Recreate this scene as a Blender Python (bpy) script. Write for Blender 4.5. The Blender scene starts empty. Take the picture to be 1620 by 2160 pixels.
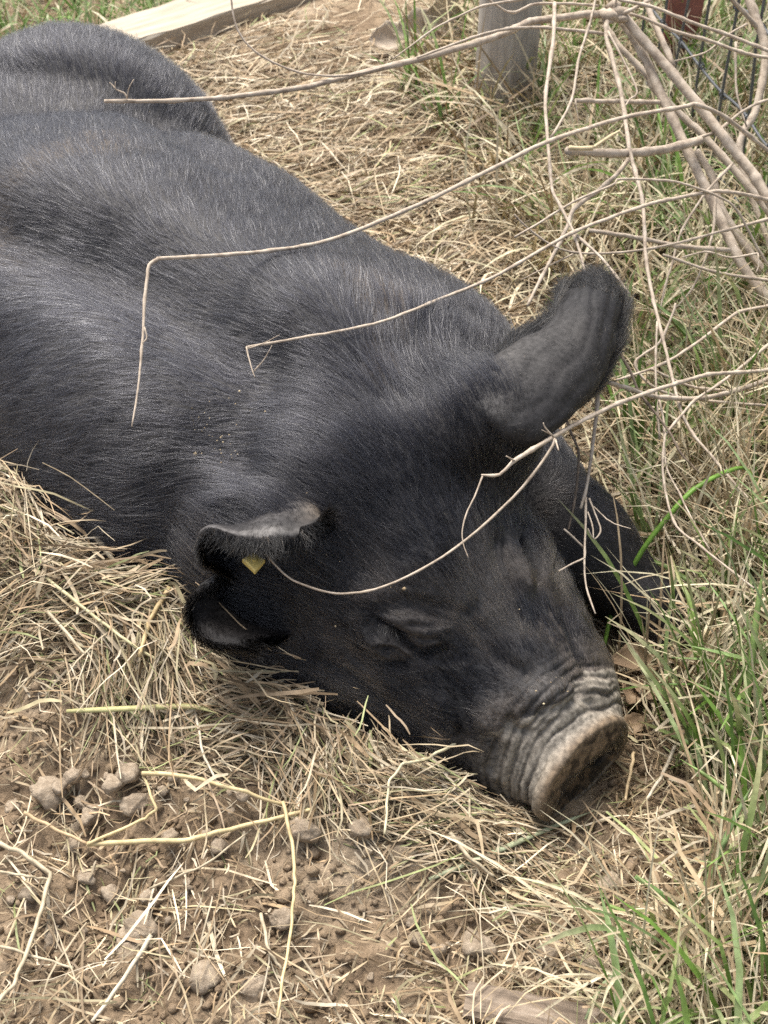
import bpy, math, random
import numpy as np
from mathutils import Vector, Matrix

# ------------------------------------------------------------------ camera, sky, sun, exposure
scene = bpy.context.scene
CAM = np.array([0.0, 0.0, 1.15]); PITCH = math.radians(40.0); FPX = 2967.0   # focal length in pixels of a 1620 x 2160 frame
cam_data = bpy.data.cameras.new("camera")
cam = bpy.data.objects.new("camera", cam_data)
scene.collection.objects.link(cam)
cam.location = CAM
cam.rotation_euler = (math.radians(90) - PITCH, 0, 0)
cam_data.sensor_fit = 'VERTICAL'; cam_data.sensor_height = 36.0
cam_data.lens = 36.0 * FPX / 2160.0
cam_data.clip_start = 0.05; cam_data.clip_end = 500
cam_data.dof.use_dof = True; cam_data.dof.focus_distance = 1.42; cam_data.dof.aperture_fstop = 14.0
scene.camera = cam

SUN_EL, SUN_AZ = 66.0, -28.0      # degrees; azimuth clockwise from +Y
world = bpy.data.worlds.new("World"); scene.world = world; world.use_nodes = True
wn = world.node_tree; bg = wn.nodes["Background"]
sky = wn.nodes.new("ShaderNodeTexSky"); sky.sky_type = 'NISHITA'; sky.sun_disc = False
sky.sun_elevation = math.radians(SUN_EL); sky.sun_rotation = math.radians(SUN_AZ)
sky.air_density = 1.0; sky.dust_density = 4.0; sky.ozone_density = 1.0
hs = wn.nodes.new("ShaderNodeHueSaturation"); hs.inputs['Saturation'].default_value = 0.5
wn.links.new(sky.outputs[0], hs.inputs['Color']); wn.links.new(hs.outputs[0], bg.inputs[0])
bg.inputs[1].default_value = 0.065
sun_data = bpy.data.lights.new("sun", 'SUN'); sun_data.energy = 1.5; sun_data.angle = math.radians(28)
sun_data.color = (1.0, 0.95, 0.88)
sun = bpy.data.objects.new("sun", sun_data); scene.collection.objects.link(sun)
_d = Vector((math.sin(math.radians(SUN_AZ)) * math.cos(math.radians(SUN_EL)), math.cos(math.radians(SUN_AZ)) * math.cos(math.radians(SUN_EL)), math.sin(math.radians(SUN_EL))))
sun.rotation_euler = _d.to_track_quat('Z', 'Y').to_euler(); sun.location = (0, 0, 6)
scene.view_settings.view_transform = 'Standard'; scene.view_settings.look = 'None'
scene.view_settings.gamma = 1.0; scene.view_settings.use_curve_mapping = False
scene.view_settings.exposure = 1.95
scene.cycles.max_bounces = 5; scene.cycles.diffuse_bounces = 3; scene.cycles.glossy_bounces = 2; scene.cycles.transmission_bounces = 3; scene.cycles.transparent_max_bounces = 8
scene.cycles.use_denoising = False      # 128 samples are clean enough and keep every hair
scene.cycles_curves.shape = 'RIBBONS'; scene.cycles_curves.subdivisions = 2

# ------------------------------------------------------------------ helpers
rng = np.random.default_rng(7); random.seed(7)
CP, SP = math.cos(PITCH), math.sin(PITCH)
def at(u, v, d):
    """place seen at photo pixel (u, v) at forward distance d -> world point"""
    x = (u - 810.0) / FPX * d; y = -(v - 1080.0) / FPX * d
    return np.array([x, d * CP + y * SP, CAM[2] - d * SP + y * CP])
def on(u, v, z=0.0):
    """place seen at photo pixel (u, v) at height z -> world point"""
    cx = (u - 810.0) / FPX; cy = -(v - 1080.0) / FPX
    d = (CAM[2] - z) / (SP - cy * CP)
    return np.array([cx * d, d * CP + cy * d * SP, z])
def project(p):
    p = np.atleast_2d(p); q = p - CAM
    d = q[:, 1] * CP - q[:, 2] * SP; up = q[:, 1] * SP + q[:, 2] * CP
    return 810 + q[:, 0] / d * FPX, 1080 - up / d * FPX, d

def hash3(ix, iy, iz, seed=0):
    h = (ix.astype(np.int64) * 374761393 + iy.astype(np.int64) * 668265263 + iz.astype(np.int64) * 2147483647 + seed * 974634777) & 0xFFFFFFFF
    h = ((h ^ (h >> 13)) * 1274126177) & 0xFFFFFFFF
    h = ((h ^ (h >> 16)) * 2246822519) & 0xFFFFFFFF
    return ((h ^ (h >> 15)) & 0xFFFFFF).astype(np.float64) / 0xFFFFFF
def noise2(x, y, seed=0):
    xi = np.floor(x); yi = np.floor(y); fx = x - xi; fy = y - yi
    fx = fx * fx * (3 - 2 * fx); fy = fy * fy * (3 - 2 * fy)
    xi = xi.astype(np.int64); yi = yi.astype(np.int64); z = np.zeros_like(xi)
    a = hash3(xi, yi, z, seed); b = hash3(xi + 1, yi, z, seed); c = hash3(xi, yi + 1, z, seed); d = hash3(xi + 1, yi + 1, z, seed)
    return (a * (1 - fx) + b * fx) * (1 - fy) + (c * (1 - fx) + d * fx) * fy
def noise3(p, seed=0):
    i = np.floor(p); f = p - i; f = f * f * (3 - 2 * f); i = i.astype(np.int64)
    r = 0
    for dx in (0, 1):
        for dy in (0, 1):
            for dz in (0, 1):
                w = (f[:, 0] if dx else 1 - f[:, 0]) * (f[:, 1] if dy else 1 - f[:, 1]) * (f[:, 2] if dz else 1 - f[:, 2])
                r = r + w * hash3(i[:, 0] + dx, i[:, 1] + dy, i[:, 2] + dz, seed)
    return r
def fbm2(x, y, oct=4, seed=0):
    r = 0; a = 0.5; t = 0
    for k in range(oct):
        r = r + a * noise2(x * 2 ** k + 17.3 * k, y * 2 ** k - 9.1 * k, seed + k); t += a; a *= 0.5
    return r / t
def sstep(a, b, x):
    t = np.clip((x - a) / (b - a), 0, 1); return t * t * (3 - 2 * t)
def unit(v):
    v = np.asarray(v, float); return v / np.maximum(np.linalg.norm(v, axis=-1, keepdims=True), 1e-9)

COL = scene.collection
def tag(o, label=None, cat=None, group=None, kind=None):
    if label: o["label"] = label
    if cat: o["category"] = cat
    if group: o["group"] = group
    if kind: o["kind"] = kind
    return o
def mesh_obj(name, verts, faces, mat=None, parent=None, smooth=True, cols=None):
    me = bpy.data.meshes.new(name)
    verts = np.asarray(verts, np.float32)
    if isinstance(faces, np.ndarray):
        n, k = faces.shape
        me.vertices.add(len(verts)); me.vertices.foreach_set('co', verts.ravel())
        me.loops.add(n * k); me.loops.foreach_set('vertex_index', faces.astype(np.int32).ravel())
        me.polygons.add(n); me.polygons.foreach_set('loop_start', np.arange(0, n * k, k, dtype=np.int32))
        try: me.polygons.foreach_set('loop_total', np.full(n, k, np.int32))
        except Exception: pass
        me.update(calc_edges=True)
    else:
        me.from_pydata(verts.tolist(), [], [list(f) for f in faces]); me.update()
    if smooth: me.polygons.foreach_set('use_smooth', np.ones(len(me.polygons), bool))
    if cols is not None:
        at_ = me.attributes.new('col', 'FLOAT_COLOR', 'POINT')
        c = np.ones((len(verts), 4), np.float32); c[:, :3] = cols; at_.data.foreach_set('color', c.ravel())
    if mat: me.materials.append(mat)
    o = bpy.data.objects.new(name, me); COL.objects.link(o)
    if parent: o.parent = parent
    return o
def catmull(pts, n):
    """smooth curve through pts, n samples"""
    P = np.asarray(pts, float); m = len(P)
    P2 = np.vstack([2 * P[0] - P[1], P, 2 * P[-1] - P[-2]])
    t = np.linspace(0, m - 1 - 1e-9, n); i = np.floor(t).astype(int); f = (t - i)[:, None]
    p0, p1, p2, p3 = P2[i], P2[i + 1], P2[i + 2], P2[i + 3]
    return 0.5 * ((2 * p1) + (-p0 + p2) * f + (2 * p0 - 5 * p1 + 4 * p2 - p3) * f ** 2 + (-p0 + 3 * p1 - 3 * p2 + p3) * f ** 3)

# ------------------------------------------------------------------ materials
def new_mat(name):
    m = bpy.data.materials.new(name); m.use_nodes = True
    nt = m.node_tree; return m, nt, nt.nodes["Principled BSDF"]
def N(nt, t, **kw):
    n = nt.nodes.new(t)
    for k, v in kw.items():
        if k in n.inputs.keys(): n.inputs[k].default_value = v
        else: setattr(n, k, v)
    return n
def ramp(nt, fac, stops):
    r = nt.nodes.new("ShaderNodeValToRGB"); e = r.color_ramp.elements
    while len(e) < len(stops): e.new(0.5)
    for el, (p, c) in zip(e, stops): el.position = p; el.color = (*c, 1)
    nt.links.new(fac, r.inputs[0]); return r.outputs[0]
# ------------------------------------------------------------------ the pig: one signed-distance body turned into one mesh
HF = unit([.582, -.612, -.536]); HL = unit([.724, .689, .06])
HL = unit(HL - HF * HL.dot(HF)); HU = np.cross(HL, HF); HU = HU if HU[2] > 0 else -HU
HO = np.array([-.049, 1.164, .186])
HM = np.stack([HL, HF, HU])                  # rows: lateral, forward, up
def hw(l, f, w): return HO + HL * l + HF * f + HU * w
B = unit([-.763, .646, 0]); R = np.array([.646, .763, 0.0]); Z = np.array([0, 0, 1.0])
BM = np.stack([B, R, Z])
DN = unit([.69, -.70, .09]); DL = unit(HL - DN * HL.dot(DN)); DU = np.cross(DL, DN); DU = DU if DU[2] > 0 else -DU
DM = np.stack([DL, DN, DU]); DC = np.array([.199, .910, .052])
I3 = np.eye(3)
PR = []      # (kind, op, smoothing, data)
def ell(c, r, M=I3, k=.05, op='+'): PR.append(('e', op, k, (np.array(c, float), np.array(r, float), M)))
def cone(a, b, ra, rb, k=.05, op='+'): PR.append(('c', op, k, (np.array(a, float), np.array(b, float), ra, rb)))
def disc(c, M, rx, rz, half, rnd, k, op='+'): PR.append(('d', op, k, (np.array(c, float), M, rx, rz, half, rnd)))
def rot(M, ang, axis):
    """turn the rows of M by ang degrees about its own row `axis`"""
    a = math.radians(ang); i, j = [(1, 2), (2, 0), (0, 1)][axis]; Q = M.copy()
    Q[i] = M[i] * math.cos(a) + M[j] * math.sin(a); Q[j] = -M[i] * math.sin(a) + M[j] * math.cos(a); return Q
# trunk
ell((-.11, 1.37, .12), (.27, .28, .22), BM, .06)
ell((-.36, 1.63, .12), (.44, .32, .245), BM, .08)
ell((-.80, 1.96, .14), (.32, .27, .24), BM, .08)
ell((-.46, 2.01, .12), (.26, .21, .248), BM, .035)
ell((-.28, 1.30, .13), (.22, .15, .17), BM, .08)
ell((.03, 1.41, .10), (.17, .15, .19), BM, .06)
# neck
cone((-.05, 1.30, .18), hw(0, .02, .0), .17, .125, .07)
# right foreleg
cone((.11, 1.38, .10), (.225, 1.225, .07), .085, .062, .04)
cone((.225, 1.225, .07), (.300, 1.165, .035), .060, .036, .03)
cone((.300, 1.165, .035), (.322, 1.135, .016), .034, .026, .02)
# head
ell(hw(0, .06, 0), (.132, .14, .12), HM, .05)
ell(hw(.008, .14, .03), (.118, .13, .085), HM, .04)
ell(hw(-.085, .07, -.06), (.10, .15, .11), HM, .05)
ell(hw(.085, .07, -.06), (.09, .14, .11), HM, .05)
ell(hw(-.06, .18, -.02), (.075, .11, .085), HM, .04)
ell(hw(.085, .165, 0), (.078, .14, .092), HM, .04)
ell(hw(.062, .255, .03), (.058, .10, .066), HM, .04)
ell(hw(-.045, .255, .02), (.05, .10, .066), HM, .04)
cone(hw(.07, .0, .03), at(1005, 905, 1.46), .085, .064, .07)
cone(hw(-.09, .0, .03), at(640, 1080, 1.45), .075, .04, .05)
cone(hw(.004, .14, .02), hw(.012, .285, .056), .104, .066, .04)
cone(hw(0, .16, -.05), hw(0, .29, .01), .08, .045, .04)
# eye sockets: brow and lid swellings, slits
ell(hw(-.060, .135, .098), (.034, .022, .016), rot(HM, 20, 2), .02)
ell(hw(.078, .135, .085), (.022, .034, .016), HM, .02)
# snout end with raised rim and nostrils
ell(hw(.062, .295, .045), (.052, .075, .052), HM, .03)
cone(hw(.010, .27, .060), DC - DN * .048, .058, .046, .03)
disc(DC - DN * .018, DM, .061, .043, .020, .008, .022)
disc(DC - DN * .003, DM, .069, .049, .0075, .004, .004)
ell(DC + DN * .014 - DU * .024, (.060, .024, .034), DM, .004, '-')
for sx in (-1, 1):
    ell(DC + DL * (.004 + .027 * sx) - DU * .010 - DN * .010, (.0165, .026, .0145), DM, .004, '-')

def prim(pr, p):
    kind, op, k, d = pr
    if kind == 'e':
        c, r, M = d; q = (p - c) @ M.T
        k0 = np.linalg.norm(q / r, axis=-1); k1 = np.linalg.norm(q / (r * r), axis=-1)
        return k0 * (k0 - 1) / np.maximum(k1, 1e-6)
    if kind == 'c':
        a, b, ra, rb = d; ab = b - a; t = np.clip(((p - a) @ ab) / ab.dot(ab), 0, 1)
        return np.linalg.norm(p - a - t[..., None] * ab, axis=-1) - (ra + (rb - ra) * t)
    if kind == 'd':
        c, M, rx, rz, half, rnd = d; q = (p - c) @ M.T
        e = np.stack([q[..., 0] / rx, q[..., 2] / rz], -1); ln = np.linalg.norm(e, axis=-1)
        rad = (ln - 1) * min(rx, rz) + rnd; ax = np.abs(q[..., 1]) - half + rnd
        return np.minimum(np.maximum(rad, ax), 0) + np.hypot(np.maximum(rad, 0), np.maximum(ax, 0)) - rnd
def bounds(pr):
    kind, op, k, d = pr
    if kind == 'e': c, r, M = d; m = max(r); m = np.sqrt(((M.T * r) ** 2).sum(1)); lo, hi = c - m, c + m
    elif kind == 'c': a, b, ra, rb = d; lo = np.minimum(a - ra, b - rb); hi = np.maximum(a + ra, b + rb)
    else: c, M, rx, rz, half, rnd = d; m = max(rx, rz, half); lo, hi = c - m, c + m
    return lo, hi
def combine(v, d, op, k):
    if op == '+':
        h = np.maximum(k - np.abs(v - d), 0) / k; return np.minimum(v, d) - h * h * k * .25
    h = np.maximum(k - np.abs(v + d), 0) / k; return np.maximum(v, -d) + h * h * k * .25
def pig_sdf(p):
    v = np.full(p.shape[:-1], 1.0)
    for pr in PR: v = combine(v, prim(pr, p), pr[1], pr[2])
    return v
def axis_pts(*a):
    """positions along one axis: start, (step, end) pairs"""
    out = [np.arange(a[0], a[2], a[1])]
    for i in range(3, len(a), 2): out.append(np.arange(a[i - 1], a[i + 1], a[i]))
    return np.concatenate(out)
gx = axis_pts(-1.2, .012, -.14, .0045, -.03, .0026, .10, .0017, .275, .012, .52)
gy = axis_pts(.79, .012, .83, .0017, .985, .0026, 1.05, .0045, 1.16, .012, 2.36)
gz = axis_pts(-.12, .012, -.02, .0017, .135, .0026, .255, .005, .30, .010, .48)
V = np.full((len(gx), len(gy), len(gz)), 1.0, np.float64)
for pr in PR:
    lo, hi = bounds(pr); m = pr[2] + .03
    s = [slice(max(np.searchsorted(g, lo[i] - m) - 1, 0), np.searchsorted(g, hi[i] + m) + 1) for i, g in enumerate((gx, gy, gz))]
    X, Y, Zg = np.meshgrid(gx[s[0]], gy[s[1]], gz[s[2]], indexing='ij')
    V[s[0], s[1], s[2]] = combine(V[s[0], s[1], s[2]], prim(pr, np.stack([X, Y, Zg], -1)), pr[1], pr[2])
def surface_nets(V, gx, gy, gz):
    ins = V < 0
    cnt = sum(ins[a:V.shape[0] - 1 + a, b:V.shape[1] - 1 + b, c:V.shape[2] - 1 + c].astype(np.int8) for a in (0, 1) for b in (0, 1) for c in (0, 1))
    act = np.argwhere((cnt > 0) & (cnt < 8)); idx = np.full(cnt.shape, -1, np.int64); idx[tuple(act.T)] = np.arange(len(act))
    acc = np.zeros((len(act), 3)); num = np.zeros(len(act)); g = (gx, gy, gz)
    corners = [(a, b, c) for a in (0, 1) for b in (0, 1) for c in (0, 1)]
    for c0 in corners:
        for ax in range(3):
            if c0[ax]: continue
            c1 = list(c0); c1[ax] = 1
            i0 = act + np.array(c0); i1 = act + np.array(c1)
            v0 = V[tuple(i0.T)]; v1 = V[tuple(i1.T)]; m = (v0 < 0) != (v1 < 0)
            t = np.where(m, v0 / np.where(m, v0 - v1, 1), 0)
            p = np.stack([g[k][i0[:, k]] * (1 - t) + g[k][i1[:, k]] * t for k in range(3)], -1)
            acc[m] += p[m]; num[m] += 1
    verts = acc / num[:, None]; faces = []
    for ax in range(3):
        o1, o2 = [(1, 2), (2, 0), (0, 1)][ax]
        sl0 = [slice(None)] * 3; sl1 = [slice(None)] * 3; sl0[ax] = slice(0, -1); sl1[ax] = slice(1, None)
        a = ins[tuple(sl0)]; b = ins[tuple(sl1)]; e = np.argwhere(a != b)
        e = e[(e[:, o1] > 0) & (e[:, o2] > 0) & (e[:, o1] < V.shape[o1] - 1) & (e[:, o2] < V.shape[o2] - 1)]
        flip = ins[tuple(e.T)]
        d1 = np.zeros(3, int); d1[o1] = 1; d2 = np.zeros(3, int); d2[o2] = 1
        q = np.stack([idx[tuple((e - d1 - d2).T)], idx[tuple((e - d2).T)], idx[tuple(e.T)], idx[tuple((e - d1).T)]], -1)
        q[~flip] = q[~flip][:, ::-1]; faces.append(q)
    return verts, np.vstack(faces)
pv, pf = surface_nets(V, gx, gy, gz); del V
def pick(px):
    """where the lines of sight through photo pixels meet the body"""
    px = np.asarray(px, float); d = np.stack([at(u, v, 1.0) - CAM for u, v in px]); d = unit(d)
    t = np.full(len(px), .9)
    for _ in range(90): t = t + np.clip(pig_sdf(CAM + d * t[:, None]), -.05, .2) * .7
    return CAM + d * t[:, None]
def seg_dist(p, line):
    best = np.full(len(p), 9.0)
    for a, b in zip(line[:-1], line[1:]):
        ab = b - a; t = np.clip(((p - a) @ ab) / max(ab.dot(ab), 1e-9), 0, 1)
        best = np.minimum(best, np.linalg.norm(p - a - t[:, None] * ab, axis=1))
    return best
# folds and swellings of the hide: (photo line, depth in metres, half width)
FOLDS = [
    ([(-120, 440), (0, 480), (150, 530), (300, 600), (420, 680), (560, 770)], -.030, .05),
    ([(60, 380), (300, 460), (560, 570), (700, 650)], .016, .08),
    ([(60, 640), (240, 720), (380, 850)], .012, .08),
    ([(790, 640), (860, 740), (880, 830)], -.012, .035),
    ([(480, 900), (540, 1000), (520, 1080)], -.010, .035),
    ([(-40, 140), (150, 160), (260, 200), (380, 290), (480, 350)], -.014, .03),
    ([(700, 1000), (800, 1080), (900, 1160)], .006, .06),
    # left eye: swollen upper lid, slit, folds below
    ([(850, 1315), (900, 1330), (925, 1335)], .008, .015), ([(796, 1314), (825, 1324), (848, 1338)], -.016, .0042),
    ([(842, 1338), (866, 1362), (892, 1378), (935, 1366)], -.011, .0038), ([(800, 1350), (830, 1356), (858, 1375)], .008, .007),
    ([(745, 1325), (763, 1362), (795, 1395), (850, 1405)], -.009, .0045), ([(770, 1330), (782, 1356), (815, 1385)], .006, .006),
    ([(780, 1300), (820, 1290), (880, 1285), (940, 1310)], -.006, .005), ([(760, 1285), (820, 1272), (890, 1268), (950, 1290)], -.004, .005), ([(862, 1312), (895, 1318), (925, 1316)], -.003, .003), ([(866, 1340), (900, 1348), (925, 1344)], -.003, .003), ([(815, 1362), (840, 1368), (862, 1388)], -.005, .0035), ([(725, 1330), (742, 1380), (780, 1415)], -.005, .005), ([(900, 1390), (940, 1400), (975, 1390)], -.004, .006),
    # right eye
    ([(1109, 1130), (1105, 1163), (1122, 1196), (1133, 1225)], -.016, .0042), ([(1085, 1165), (1100, 1200), (1112, 1235)], .010, .010),
    ([(1140, 1140), (1150, 1190), (1150, 1225)], .006, .012), ([(1065, 1150), (1075, 1200), (1095, 1245)], -.006, .0045), ([(1048, 1150), (1056, 1205), (1078, 1255)], -.004, .005), ([(1150, 1130), (1165, 1180), (1163, 1220)], -.005, .0045),
    ([(690, 1400), (770, 1450), (850, 1515)], -.006, .008), ([(950, 1430), (985, 1490), (990, 1560)], -.007, .006), ([(1000, 1300), (1050, 1385), (1110, 1425)], -.005, .008), ([(930, 1480), (950, 1530), (940, 1590)], .005, .010), ([(1190, 1290), (1215, 1350), (1240, 1410)], -.005, .008), ([(960, 1130), (1000, 1190), (1030, 1270)], -.004, .010),
    # muzzle: lumps and creases behind the wrinkled snout
    ([(1125, 1478), (1160, 1462), (1200, 1452)], .004, .012), ([(1240, 1455), (1275, 1450)], .004, .010),
    ([(1140, 1500), (1170, 1494), (1215, 1478)], -.003, .005), ([(1222, 1450), (1226, 1475), (1245, 1485)], -.004, .005),
    ([(1180, 1420), (1210, 1435), (1222, 1455)], -.004, .007), ([(1030, 1530), (1050, 1520), (1060, 1500)], .007, .014),
    ([(1075, 1520), (1085, 1540), (1108, 1545)], -.007, .006), ([(1040, 1560), (1048, 1590), (1035, 1625)], -.006, .006),
    ([(1075, 1560), (1065, 1600), (1060, 1640)], .005, .008),
]
def mesh_normals(v, f):
    n = np.cross(v[f[:, 2]] - v[f[:, 0]], v[f[:, 3]] - v[f[:, 1]]); out = np.zeros_like(v)
    for k in range(4):
        for c in range(3): out[:, c] += np.bincount(f[:, k], n[:, c], len(v))
    return unit(out)
pn = mesh_normals(pv, pf)
disp = np.zeros(len(pv))
for line, dep, sg in FOLDS:
    L = pick(catmull(line, max(4, len(line) * 3))); d = seg_dist(pv, L); disp += dep * np.exp(-(d / sg) ** 2)
# wrinkles round the top of the snout
q = (pv - DC) @ DM.T
back = -q[:, 1]; ang = np.arctan2(q[:, 0] / .06, q[:, 2] / .048)
warp = (noise3(pv * 30, 3) - .5) * .012 + (noise3(pv * 120, 4) - .5) * .0022 + .004 * np.sin(ang * 1.5 + .6)
sw = back + warp
wr = np.zeros(len(pv))
for pos, dep, wd in ((.0150, .0028, .0013), (.0225, .0034, .0015), (.0265, .0014, .0011), (.0315, .0030, .0014), (.0400, .0034, .0016), (.0500, .0026, .0018), (.0600, .0018, .0022)):
    wr -= dep * np.exp(-((sw - pos) / wd) ** 2)
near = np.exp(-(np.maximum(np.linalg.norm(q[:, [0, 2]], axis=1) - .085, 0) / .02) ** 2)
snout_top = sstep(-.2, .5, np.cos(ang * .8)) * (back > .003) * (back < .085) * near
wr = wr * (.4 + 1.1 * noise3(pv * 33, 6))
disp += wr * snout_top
disp += (noise3(pv * 30, 8) - .5) * .004
pv = pv + pn * disp[:, None]
pn = mesh_normals(pv, pf)
# ------------------------------------------------------------------ ears: bent sheets with thickness
def sheet(grid, nu, nv, thick, seed, ruffle=.0025):
    """grid[i][j] of world points -> smooth closed shell; returns verts, faces, outer normals, (s, t) of each vertex"""
    G = np.array(grid, float)
    A = np.stack([catmull(G[:, j], nu) for j in range(G.shape[1])], 1)
    S = np.stack([catmull(A[i], nv) for i in range(nu)], 0)
    du = np.gradient(S, axis=0); dv = np.gradient(S, axis=1); n = unit(np.cross(du, dv))
    s, t = np.meshgrid(np.linspace(0, 1, nu), np.linspace(0, 1, nv), indexing='ij')
    edge = np.minimum(np.minimum(1 - s, 1) / .12, np.minimum(t, 1 - t) / .08).clip(0, 1)
    th = thick * (.30 + .70 * np.sqrt(edge)) * (1 + .8 * (1 - s) ** 2)
    S = S + n * (ruffle * s ** 2 * (np.sin(t * 31 + 2 * np.sin(t * 9)) * .6 + np.sin(t * 13 + s * 5) * .7))[..., None]      # ruffled edge, creases
    S = S - n * (.003 * sstep(.80, .93, s) * sstep(1.0, .95, s))[..., None]
    bump = (noise3(S.reshape(-1, 3) * 60, seed).reshape(nu, nv) - .5) * .003 + (np.abs(np.sin(t * 17 + (noise3(S.reshape(-1, 3) * 25, seed + 1).reshape(nu, nv)) * 4)) ** 6) * .0012
    top = S + n * (th / 2 + bump)[..., None]; bot = S - n * (th / 2 - bump)[..., None]
    v = np.concatenate([top.reshape(-1, 3), bot.reshape(-1, 3)]); m = nu * nv
    idx = np.arange(m).reshape(nu, nv)
    q = np.stack([idx[:-1, :-1], idx[1:, :-1], idx[1:, 1:], idx[:-1, 1:]], -1).reshape(-1, 4)
    f = [q, q[:, ::-1] + m]
    for e in (idx[0], idx[-1][::-1], idx[:, 0][::-1], idx[:, -1]):
        f.append(np.stack([e[:-1], e[1:], e[1:] + m, e[:-1] + m], -1))
    return v, np.vstack(f), np.concatenate([n.reshape(-1, 3), -n.reshape(-1, 3)]), np.concatenate([np.stack([s, t], -1).reshape(-1, 2)] * 2)
# right ear, seen from behind; columns from the upper edge to the lower edge
RE = [[(850, 905, 1.55), (880, 915, 1.53), (915, 950, 1.52), (960, 990, 1.52), (1010, 1010, 1.53), (1050, 1000, 1.56)],
      [(880, 848, 1.50), (918, 852, 1.47), (962, 888, 1.445), (1015, 945, 1.44), (1070, 980, 1.465), (1112, 975, 1.505)],
      [(940, 812, 1.49), (970, 815, 1.44), (1020, 855, 1.40), (1075, 905, 1.395), (1125, 935, 1.43), (1150, 925, 1.49)],
      [(1010, 765, 1.52), (1035, 772, 1.46), (1085, 812, 1.425), (1140, 860, 1.42), (1185, 890, 1.45), (1205, 878, 1.51)],
      [(1085, 718, 1.55), (1105, 727, 1.49), (1150, 765, 1.455), (1200, 808, 1.45), (1238, 838, 1.48), (1252, 828, 1.54)],
      [(1150, 682, 1.57), (1165, 690, 1.52), (1200, 715, 1.485), (1240, 748, 1.48), (1272, 782, 1.51), (1282, 775, 1.56)],
      [(1178, 645, 1.59), (1190, 650, 1.54), (1222, 665, 1.51), (1262, 690, 1.505), (1292, 718, 1.53), (1302, 715, 1.575)],
      [(1190, 622, 1.61), (1205, 622, 1.565), (1235, 625, 1.535), (1270, 638, 1.53), (1298, 660, 1.55), (1307, 665, 1.585)],
      [(1205, 612, 1.63), (1218, 604, 1.60), (1242, 597, 1.575), (1272, 605, 1.57), (1296, 625, 1.585), (1304, 640, 1.605)]]
# left ear, folded over, its hollow turned to the front
LE = [[(745, 1160, 1.44), (735, 1080, 1.45), (690, 1040, 1.465), (650, 1050, 1.475), (640, 1100, 1.485), (640, 1145, 1.49), (640, 1178, 1.49), (640, 1210, 1.49), (645, 1255, 1.48), (660, 1290, 1.465), (680, 1310, 1.45)],
      [(712, 1135, 1.395), (700, 1060, 1.40), (655, 1020, 1.415), (612, 1036, 1.43), (590, 1090, 1.455), (588, 1145, 1.475), (588, 1182, 1.475), (588, 1215, 1.475), (600, 1270, 1.46), (615, 1308, 1.435), (640, 1328, 1.41)],
      [(700, 1118, 1.378), (672, 1058, 1.385), (622, 1038, 1.392), (570, 1054, 1.405), (530, 1090, 1.43), (525, 1146, 1.45), (530, 1186, 1.445), (522, 1222, 1.45), (532, 1282, 1.44), (562, 1322, 1.415), (606, 1340, 1.39)],
      [(692, 1100, 1.368), (648, 1082, 1.366), (594, 1084, 1.366), (538, 1096, 1.376), (484, 1114, 1.402), (472, 1156, 1.418), (492, 1192, 1.412), (470, 1228, 1.425), (472, 1288, 1.412), (506, 1332, 1.39), (570, 1350, 1.372)],
      [(688, 1090, 1.350), (634, 1114, 1.350), (574, 1106, 1.338), (512, 1124, 1.352), (448, 1116, 1.372), (440, 1166, 1.390), (476, 1204, 1.392), (436, 1236, 1.398), (424, 1294, 1.388), (462, 1338, 1.37), (540, 1356, 1.36)],
      [(684, 1102, 1.338), (624, 1138, 1.344), (568, 1142, 1.322), (502, 1142, 1.342), (442, 1132, 1.358), (434, 1182, 1.366), (480, 1214, 1.378), (420, 1246, 1.376), (399, 1304, 1.366), (444, 1344, 1.355), (526, 1362, 1.352)]]
def to_world(G, flat=1.0):
    out = []
    for row in G:
        md = sum(c[2] for c in row[2:4]) / 2; mu, mv = np.mean([c[0] for c in row]), np.mean([c[1] for c in row]); sh = 1 if flat == 1 else .92
        out.append([at(mu + (c[0] - mu) * sh, mv + (c[1] - mv) * sh, md + (c[2] - md) * flat) for c in row])
    return out
rev, ref, ren, rest = sheet(to_world(RE, .5), 60, 48, .0065, 21, .0008)
lev, lef, len_, lest = sheet(to_world(LE), 50, 96, .0075, 22, .004)
# ------------------------------------------------------------------ pig: colours, hair, objects
def skin_mat():
    m, nt, b = new_mat("hide")
    a = N(nt, "ShaderNodeAttribute", attribute_name="col")
    tc = N(nt, "ShaderNodeTexCoord")
    n1 = N(nt, "ShaderNodeTexNoise", Scale=170.0, Detail=5.0); nt.links.new(tc.outputs['Object'], n1.inputs['Vector'])
    v = N(nt, "ShaderNodeTexVoronoi", Scale=620.0); v.feature = 'DISTANCE_TO_EDGE'; nt.links.new(tc.outputs['Object'], v.inputs['Vector'])
    r = ramp(nt, n1.outputs['Fac'], [(.3, (.45, .44, .43)), (.75, (1.45, 1.45, 1.45))])
    mx = N(nt, "ShaderNodeMix", data_type='RGBA', blend_type='MULTIPLY'); mx.inputs[0].default_value = 1.0
    nt.links.new(a.outputs['Color'], mx.inputs[6]); nt.links.new(r, mx.inputs[7]); nt.links.new(mx.outputs[2], b.inputs['Base Color'])
    mul = N(nt, "ShaderNodeMath", operation='MULTIPLY_ADD'); mul.inputs[1].default_value = .5
    rr = ramp(nt, v.outputs['Distance'], [(0, (0, 0, 0)), (.12, (1, 1, 1))])
    nt.links.new(rr, mul.inputs[0]); nt.links.new(n1.outputs['Fac'], mul.inputs[2])
    bp = N(nt, "ShaderNodeBump", Strength=.4, Distance=.0008); nt.links.new(mul.outputs[0], bp.inputs['Height']); nt.links.new(bp.outputs[0], b.inputs['Normal'])
    b.inputs['Roughness'].default_value = .62; b.inputs['Specular IOR Level'].default_value = .35
    return m
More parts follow.
